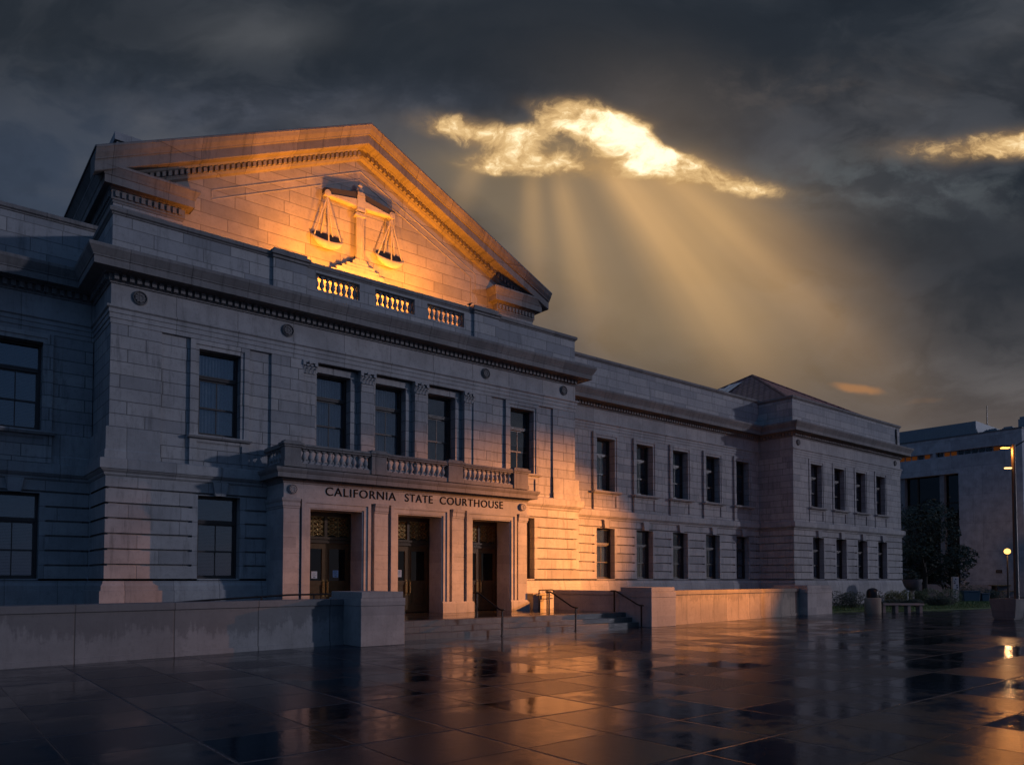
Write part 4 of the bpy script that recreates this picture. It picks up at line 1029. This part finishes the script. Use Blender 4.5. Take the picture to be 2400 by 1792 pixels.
# ------------------------------------------------------------------ street furniture
def on_ground(px, d):
    l = (px-1200)/1750*d; cy, sy_ = math.cos(YAW), math.sin(YAW)
    return (d*cy+l*sy_, d*sy_-l*cy)
RX, RYv = RT.x, RT.y
LX, LY = 35.15, 10.64
SLP = thing('street_lamp', 'tall dark street lamp with lit amber heads behind the box planter', 'street lamp', (LX, LY, 0))
b = MB(); b.lathe(LX, LY, [(.125, 0), (.125, .35), (.10, .4), (.075, 7.05), (.075, 7.12)], 14); b.build('pole', 'post_metal', SLP, smooth=40)
b = MB(); b.lathe(LX, LY, [(.22, 0), (.22, .05), (.16, .07), (.16, .10)], 14); b.build('base_plate', 'post_metal', SLP)
def lamp_head(off, z, drop=0.0):
    hx, hy = LX+RX*off, LY+RYv*off; s = 1 if off > 0 else -1
    b = MB(); b.tube([(LX, LY, 7.0), (LX+RX*off*.45, LY+RYv*off*.45, z+.05), (hx-RX*.12*s, hy-RYv*.12*s, z+.07)], .03, 8); b.build('arm', 'post_metal', SLP, smooth=50)
    b = MB(); b.obox((hx-RX*.2, hy-RYv*.2, z+.06), (hx+RX*.2, hy+RYv*.2, z+.06), .20, .09); hd = b.build('lamp_head', 'post_metal', SLP, bevel=.02)
    b = MB(); b.obox((hx-RX*.15, hy-RYv*.15, z), (hx+RX*.15, hy+RYv*.15, z), .15, .05); b.build('lens', 'lampglow', hd)
    return hx, hy
hx, hy = lamp_head(-.33, 6.98); lamp_head(.95, 7.20)
b = MB(); b.obox((LX-RX*.07, LY-RYv*.07, 6.15), (LX-RX*.22, LY-RYv*.22, 6.17), .05, .05); b.build('arm', 'post_metal', SLP)
b = MB(); b.obox((LX-RX*.10, LY-RYv*.10, 6.15), (LX-RX*.36, LY-RYv*.36, 6.15), .09, .05); b.build('small_lamp', 'lampwarm', SLP)
def lamp_light(name, kind, loc, power, col, target=None, size=None, radius=.12, parent=None):
    l = bpy.data.lights.new(name, kind); l.energy = power; l.color = col; l.shadow_soft_size = radius
    o = bpy.data.objects.new(name, l); COL.objects.link(o)
    if kind == 'SPOT':
        l.spot_size = size; l.spot_blend = 1.0; o.scale = (1, .68, 1)
        o.rotation_euler = (Vector(target)-Vector(loc)).to_track_quat('-Z', 'Y').to_euler()
    o.location = Vector(loc)-wpos(parent); o.parent = parent; return o
AMBER = (1.0, .33, .06)
lamp_light('lamp_beam', 'SPOT', (hx, hy, 6.86), 60000, AMBER, (21.6, 22.5, 2.8), R(47), .04, SLP)
lamp_light('lamp_bulb', 'POINT', (hx, hy, 6.84), 220, AMBER, parent=SLP)
lamp_light('small_lamp_beam', 'SPOT', (LX-RX*.25, LY-RYv*.25, 6.08), 17500, AMBER, (22.6, 17.2, .9), R(56), .04, SLP)

GL = thing('globe_lamp', 'distant short lamp post with glowing round globe before the concrete building', 'street lamp', (76, 23.65, 0))
b = MB(); b.lathe(76, 23.65, [(.12, 0), (.08, .2), (.06, 3.75), (.12, 3.8), (.12, 3.85)], 10); b.build('pole', 'post_metal', GL)
b = MB(); b.lathe(76, 23.65, [(.10, 3.85), (.22, 3.93), (.27, 4.08), (.22, 4.24), (.08, 4.33), (.01, 4.34)], 14); b.build('globe', 'lampglow2', GL, smooth=60)
lamp_light('globe_bulb', 'POINT', (75.5, 23.6, 4.1), 130, (1, .5, .2), radius=.2, parent=GL)

# box planter at the lamp
BP = thing('box_planter', 'square tapered concrete planter in front of the tall street lamp', 'planter', (34.45, 10.75, 0))
b = MB(); b.box(34.0, 34.9, 10.4, 11.1, 0, .07)
t4 = [(33.88, 10.28), (35.0, 10.28), (35.0, 11.22), (33.88, 11.22)]; b4 = [(33.98, 10.36), (34.9, 10.36), (34.9, 11.14), (33.98, 11.14)]
i = len(b.v); b.v += [p+(.071,) for p in b4]+[p+(.80,) for p in t4]; b.f += [(i, i+1, i+5, i+4), (i+1, i+2, i+6, i+5), (i+2, i+3, i+7, i+6), (i+3, i, i+4, i+7), (i+3, i+2, i+1, i)]
b.box(33.88, 35.0, 10.28, 10.36, .801, .82); b.box(33.88, 35.0, 11.14, 11.22, .801, .82); b.box(33.88, 33.96, 10.36, 11.14, .801, .82); b.box(34.92, 35.0, 10.36, 11.14, .801, .82)
b.build('tub', 'planter', BP, bevel=.015)
b = MB(); b.quad((33.96, 10.36, .76), (34.92, 10.36, .76), (34.92, 11.14, .76), (33.96, 11.14, .76)); b.build('soil', 'soil', BP)

# leaves
def foliage(b, clumps, n, size, flat=1.0, seed=1):
    rnd = random.Random(seed)
    tot = sum(c[3]*c[4]*c[5] for c in clumps)
    for (x, y, z, rx, ry, rz) in clumps:
        for _ in range(max(3, int(n*rx*ry*rz/tot))):
            while True:
                p = Vector((rnd.uniform(-1, 1), rnd.uniform(-1, 1), rnd.uniform(-1, 1)))
                if .25 < p.length < 1: break
            p = p*(p.length**-.45)
            if p.length > 1.12: p = p.normalized()*1.12
            q = Vector((x+p.x*rx, y+p.y*ry, max(.01, z+p.z*rz*flat))); s = size*rnd.uniform(.6, 1.4)
            a = Vector((rnd.gauss(0, 1), rnd.gauss(0, 1), rnd.gauss(0, 1))).normalized(); o = a.orthogonal().normalized()
            b.quad(q-a*s, q+o*s*.55, q+a*s, q-o*s*.55)
LB = thing('litter_bin', 'round concrete litter bin with a black domed lid beside the bench', 'bin', on_ground(2044, 35)+(0,))
b = MB(); b.lathe(0, 0, [(.35, 0), (.36, .03), (.36, .70), (.345, .73), (.30, .74)], 28); b.build('drum', 'pot', LB, local=True, smooth=35)
b = MB(); b.lathe(0, 0, [(.27, .735), (.27, .95), (.255, 1.05), (.20, 1.14), (.11, 1.185), (.005, 1.2)], 24); b.build('domed_lid', 'iron', LB, local=True, smooth=35)
fx, fy = on_ground(2060, 35.6)
FP = thing('flowering_plant', 'small plant with pale flowers behind the litter bin', 'plant', (fx, fy, 0))
b = MB(); foliage(b, [(0, 0, .55, .22, .22, .5)], 160, .05, seed=4); b.build('leaves', 'leaf_dark', FP, local=True)
b = MB(); foliage(b, [(0, 0, .85, .25, .25, .25)], 40, .028, seed=5); b.build('flowers', 'flower', FP, local=True)
bx, by = on_ground(2111, 35.6)
BN = thing('bench', 'long concrete slab bench on block legs beside the litter bin', 'bench', (bx, by, 0), rz=math.atan2(RYv, RX))
b = MB(); b.box(-.97, .97, -.22, .22, .37, .455); b.build('seat', 'bench', BN, local=True, bevel=.012)
for x in (-.90, -.31, .28, .84):
    b = MB(); b.box(x-.07, x+.07, -.18, .18, 0, .369); b.build('leg', 'bench', BN, local=True, bevel=.01)

# lawn and beds
b = MB(); pts = [(33.36, 18.6), (36.6, 17.9), (39.6, 16.5), (46, 15.4), (53, 15.2), (63, 17.2), (70, 22), (70, 30), (53, 30), (53, 22.4), (33.36, 22.4)]
b.prism(pts, 'z', -.05, .05); lawn = b.build('lawn', plain('lawn_green', (.055, .10, .02), .8, 0, .5, 5, .5)); structure(lawn)
b = MB(); rnd = random.Random(3)
def inside(x, y):
    c = False
    for k in range(len(pts)):
        x1, y1 = pts[k]; x2, y2 = pts[k-1]
        if (y1 > y) != (y2 > y) and x < (x2-x1)*(y-y1)/(y2-y1)+x1: c = not c
    return c
while len(b.f) < 9000:
    x, y = rnd.uniform(33.4, 66), rnd.uniform(15.2, 22)
    if inside(x, y):
        a = rnd.uniform(0, 6.28); h = rnd.uniform(.04, .10); dxx, dyy = .018*math.cos(a), .018*math.sin(a)
        b.quad((x-dxx, y-dyy, .05), (x+dxx, y+dyy, .05), (x+rnd.uniform(-.03, .03), y+rnd.uniform(-.03, .03), .05+h))
gr = b.build('grass', plain('grass_blades', (.065, .125, .025), .7, 0, .5, 2)); gr['kind'] = 'stuff'; gr['label'] = 'short dark green grass on the lawn behind the bench'
def bush(px, d, wpx, z1, m, label, seed, depth=1.0, n=2600, name='bush', group='shrubs in the bed beside the end pavilion'):
    x, y = on_ground(px, d); hw = wpx/1750*d/2
    t = thing(name, label, 'shrub', (x, y, 0), group, rz=math.atan2(RYv, RX)); rnd = random.Random(seed); cl = []
    k = max(1, int(hw/.35))
    for i in range(k*2):
        cl.append((rnd.uniform(-hw*.75, hw*.75), rnd.uniform(-.4, .4)*depth, z1*rnd.uniform(.35, .55), hw/k*rnd.uniform(.9, 1.3)+.08, depth*.5, z1*rnd.uniform(.38, .5)))
    b = MB(); foliage(b, cl, n, .042, seed=seed); b.build('leaves', m, t, local=True)
    b = MB()
    for i in range(5): b.tube([(rnd.uniform(-.2, .2), 0, 0), (rnd.uniform(-hw, hw)*.5, rnd.uniform(-.2, .2), z1*.6)], [.03, .012], 5)
    b.build('stems', 'bark', t, local=True)
bush(2000, 41, 95, 1.0, 'leaf_dark', 'dark shrub directly right of the last low wall pier', 11)
bush(2095, 44.5, 62, 1.02, 'leaf_yellow', 'yellowish green shrub above the bench', 12)
bush(2135, 47, 60, .9, 'leaf_dark', 'dark shrub under the grey bowl planter', 13, name='bush')
bush(2163, 46, 42, .98, 'leaf', 'small rounded green shrub right of the bowl planter', 14)
bush(2200, 48, 50, 1.05, 'leaf', 'rounded green shrub left of the patterned totem', 15)
bush(2192, 44.5, 58, .66, 'leaf_dark', 'low dark cushion shrub in front of the rounded green one', 16)
bush(2110, 42.5, 100, .5, 'leaf_dark', 'long low clipped hedge behind the bench', 17, .6, name='hedge')
bush(2268, 57, 80, 1.25, 'leaf_dark', 'dark wide shrub behind the blue bins', 18)
bush(2318, 58, 50, .95, 'leaf_dark', 'dark shrub just left of the tall lamp pole', 19)

BO = thing('bowl_planter', 'big grey bowl planter on a pale pedestal at the end of the courthouse', 'planter', (47.85, 20.0, 0))
b = MB(); b.lathe(0, 0, [(.12, .92), (.30, 1.0), (.46, 1.2), (.55, 1.5), (.56, 1.60), (.50, 1.60), (.45, 1.5)], 26); b.build('bowl', 'bowl', BO, local=True, smooth=40)
b = MB(); b.lathe(0, 0, [(.20, 0), (.20, .12), (.10, .2), (.09, .8), (.16, .92)], 14); b.build('pedestal', 'bench', BO, local=True)
b = MB(); foliage(b, [(0, 0, 1.75, .45, .45, .28)], 420, .07, seed=21); b.build('plant', 'leaf_dark', BO, local=True)
x, y = on_ground(2126, 45); BL = thing('bollard_light', 'small white bollard light among the shrubs', 'bollard', (x, y, 0))
b = MB(); b.lathe(0, 0, [(.045, 0), (.045, .82), (.06, .83), (.06, .9), (.02, .92)], 12); b.build('post', 'white', BL, local=True)
# totem and bins
x, y = on_ground(2237.5, 52.8); TT = thing('totem_sign', 'upright pale sign slab with dark abstract pattern on the lawn', 'sign', (x, y, 0), rz=math.atan2(RYv, RX))
b = MB(); b.box(-.20, .20, -.12, .12, 0, 1.78); b.build('slab', 'totem_a', TT, local=True)
b = MB(); rnd = random.Random(8)
for k in range(11):
    z = .08+k*.15; x0 = rnd.uniform(-.18, .02); b.prism([(x0, z), (x0+rnd.uniform(.06, .16), z+rnd.uniform(-.03, .05)), (x0+rnd.uniform(.05, .15), z+rnd.uniform(.08, .15)), (x0-.01+rnd.uniform(0, .05), z+.10)], 'y', -.128, -.121)
b.build('pattern', 'totem_b', TT, local=True)
for px, wd, h, lab in ((2270, 1.2, .80, 'wide dark blue bin beside the patterned totem'), (2302, .55, .64, 'narrow dark blue bin right of the wide one')):
    x, y = on_ground(px, 53.2); t = thing('recycling_bin', lab, 'bin', (x, y, 0), 'blue bins by the totem', rz=math.atan2(RYv, RX))
    b = MB(); b.prism([(-wd*.46, .04), (wd*.46, .04), (wd*.5, h-.08), (-wd*.5, h-.08)], 'y', -.35, .35); b.build('body', 'bin', t, local=True, bevel=.03)
    b = MB(); b.box(-wd*.52, wd*.52, -.38, .38, h-.079, h); b.build('lid', 'bin', t, local=True, bevel=.02)

# tree
def tree(x, y, h, r, label, seed, trunk=.22, leafm='leaf_dark', n=5200):
    t = thing('tree', label, 'tree', (x, y, 0)); rnd = random.Random(seed)
    b = MB(); b.tube([(0, 0, 0), (.1, 0, h*.25), (.0, .1, h*.5), (.1, 0, h*.8)], [trunk, trunk*.8, trunk*.55, trunk*.15], 9); cl = []
    for k in range(26):
        a = rnd.uniform(0, 6.28); z = h*rnd.uniform(.25, .95); rr_ = r*math.sin(math.pi*min(1, (z/h-.12)/.95))*rnd.uniform(.35, 1.0)
        e = (rr_*math.cos(a), rr_*math.sin(a), z); b.tube([(0, 0, z*.6), (e[0]*.5, e[1]*.5, z*.85), e], [trunk*.35, trunk*.22, .02], 5)
        q = r*rnd.uniform(.16, .34); cl.append(e+(q, q, q*.8))
    b.build('trunk', 'bark', t, local=True)
    b = MB(); foliage(b, cl, n, .13, seed=seed); b.build('crown', leafm, t, local=True)
tree(63.5, 25.6, 7.6, 3.6, 'dark bushy tree standing before the black glass facade', 31)
tree(67.5, 30.5, 10.9, 2.6, 'slim dark tree close behind the corner of the courthouse', 32, n=2600)
tree(68.5, 25.4, 4.8, 2.3, 'low spreading tree with twigs across the pale concrete wall', 33, n=1500)

# ------------------------------------------------------------------ concrete building beyond
FB = thing('office_building', 'flat roofed concrete office building with dark glass wall beyond the courthouse', 'building', (88, 30, 0))
FX = 80.0
b = MB(); p = [(31.25, 60, 13.76, 14.22, .5), (25.3, 31.0, 13.78, 14.26, .5), (28.93, 60, 1.1, 12.02, .9, 1)]
b.relief(FX, 23.5, 60, 0, 15.6, p, outside=2.5, axis='x')
b.box(FX+2.4, 110, 23.5, 60, 0, 15.58); b.quad((FX+.01, 23.52, 15.5), (FX+2.5, 23.52, 15.5), (FX+2.5, 60, 15.5), (FX+.01, 60, 15.5)); b.build('wall', 'concrete_far', FB)
b = MB(); b.box(FX-.06, FX+.4, 23.45, 60, 15.601, 15.72); b.build('parapet_coping', 'lead', FB)
b = MB(); b.box(FX+.86, FX+.9, 28.94, 60, 1.12, 12.0); b.build('glass_wall', 'glass_blue', FB)
b = MB(); b.box(FX+1.9, FX+1.95, 28.94, 60, 1.12, 12.0); b.build('interior', 'interior', FB)
b = MB()
for y in [30.6+2.4*k for k in range(12)]: b.box(FX+.70, FX+.86, y-.06, y+.06, 1.12, 12.0)
for z in (3.7, 6.4, 9.2): b.box(FX+.76, FX+.86, 28.95, 60, z-.07, z+.07)
b.build('mullion', 'post_metal', FB)
b = MB(); b.box(FX+.25, FX+.85, 34.1, 34.7, 1.1, 12.0); b.box(FX+.25, FX+.85, 30.35, 30.75, 1.1, 12.0); b.build('fin', 'concrete', FB)
rnd = random.Random(5)
y = 25.5
while y < 36:
    if not 30.8 < y+.25 < 31.5:
        b = MB(); b.box(FX+.42, FX+.49, y, y+.46, 13.82, 14.2); b.build('strip_window', 'stripwin' if rnd.random() < .7 else 'glass_blue', FB)
    y += .62
for y0, y1, z0, z1 in ((33.05, 33.45, 1.7, 2.4), (34.0, 34.35, 1.65, 2.35), (34.75, 34.85, 7.1, 7.75), (33.05, 33.25, 7.25, 7.36), (32.35, 32.42, 7.2, 7.28), (31.6, 32.0, 9.75, 9.80), (30.2, 30.4, 9.85, 9.92), (33.2, 33.4, 9.4, 9.5)):
    b = MB(); b.box(FX+1.5, FX+1.52, y0, y1, z0, z1); b.build('lit_window', 'litwin', FB)
b = MB(); b.box(FX+.6, 95, 27.5, 55, 15.6, 17.0)
y = 27.6
while y < 42: b.box(FX+.575, FX+.6, y, y+.06, 15.75, 16.95); y += .22
b.build('penthouse', 'metal_clad', FB)
b = MB(); b.tube([(86, 28.3, 16.9), (86, 28.3, 19.45)], [.07, .03], 6); b.build('mast', 'iron', FB)
for x, y, sx_, sy_, h in ((83.5, 26.6, 1.2, .9, .95), (83.2, 25.2, 1.4, .9, .9), (82.8, 23.9, 1.4, .7, 1.6)):
    b = MB(); b.box(x, x+sx_, y, y+sy_, 15.6, 15.6+h*.85); b.box(x+.1, x+sx_-.1, y+.1, y+sy_-.1, 15.6+h*.85, 15.6+h)
    for k in range(5): b.box(x-.02, x, y+.08, y+sy_-.08, 15.7+k*.14, 15.76+k*.14)
    b.build('rooftop_unit', 'metal_clad', FB)
b = MB(); b.box(FX-.04, FX, 25.35, 25.85, 2.2, 2.5); pq = b.build('plaque', 'bronze_dark', FB)
b = MB()
for k in range(2): b.box(FX-.045, FX-.04, 25.43, 25.77, 2.29+k*.09, 2.33+k*.09)
b.build('plaque_lines', 'planter', pq)
x0, y0 = on_ground(2150, 70); x1, y1 = on_ground(2400, 72)
LW2 = thing('garden_wall', 'low pale wall in the dark behind the shrubs', 'wall', ((x0+x1)/2, (y0+y1)/2, 0))
b = MB(); b.obox((x0, y0, .55), (x1, y1, .55), .4, 1.1); b.build('wall', 'concrete', LW2)
x, y = on_ground(2352, 70); TBn = thing('picnic_table', 'dark low table catching lamp light at the foot of the globe lamp', 'table', (x, y, 0), rz=math.atan2(RYv, RX))
b = MB(); b.box(-1.2, 1.2, -.4, .4, 1.0, 1.08); b.build('tabletop', 'bronze', TBn, local=True)
for q in (-.9, .9):
    b = MB(); b.box(q-.08, q+.08, -.3, .3, 0, 1.0); b.build('leg', 'bark', TBn, local=True)
b = MB(); b.box(-1.2, 1.2, -.75, -.5, .5, .56); b.build('seat', 'bronze', TBn, local=True)

# bird on the parapet
BD = thing('bird', 'small dark bird perched on the pavilion parapet left of the right pedestal', 'bird', (16.22, 22.46, 11.82))
b = MB(); n = 9
rows = [(-.15, .10, .006, .004), (-.10, .105, .022, .014), (-.05, .11, .042, .035), (0, .115, .055, .05), (.05, .13, .05, .048), (.085, .16, .034, .034), (.10, .19, .030, .030), (.115, .205, .024, .022), (.135, .202, .008, .006), (.15, .198, .002, .002)]
i0 = len(b.v)
for x, z, ry, rz_ in rows:
    for k in range(n): a = 2*math.pi*k/n; b.v.append((x*.8, ry*math.cos(a), z-.045+rz_*math.sin(a)))
for r in range(len(rows)-1):
    for k in range(n): u = (k+1) % n; b.f.append((i0+r*n+k, i0+r*n+u, i0+(r+1)*n+u, i0+(r+1)*n+k))
b.f.append(tuple(range(i0, i0+n))); e = i0+(len(rows)-1)*n; b.f.append(tuple(range(e, e+n)))
b.tube([(0, .02, .03), (.01, .02, -.02)], .006, 5); b.tube([(0, -.02, .03), (.01, -.02, -.02)], .006, 5)
b.build('body', 'iron', BD, local=True, smooth=60)
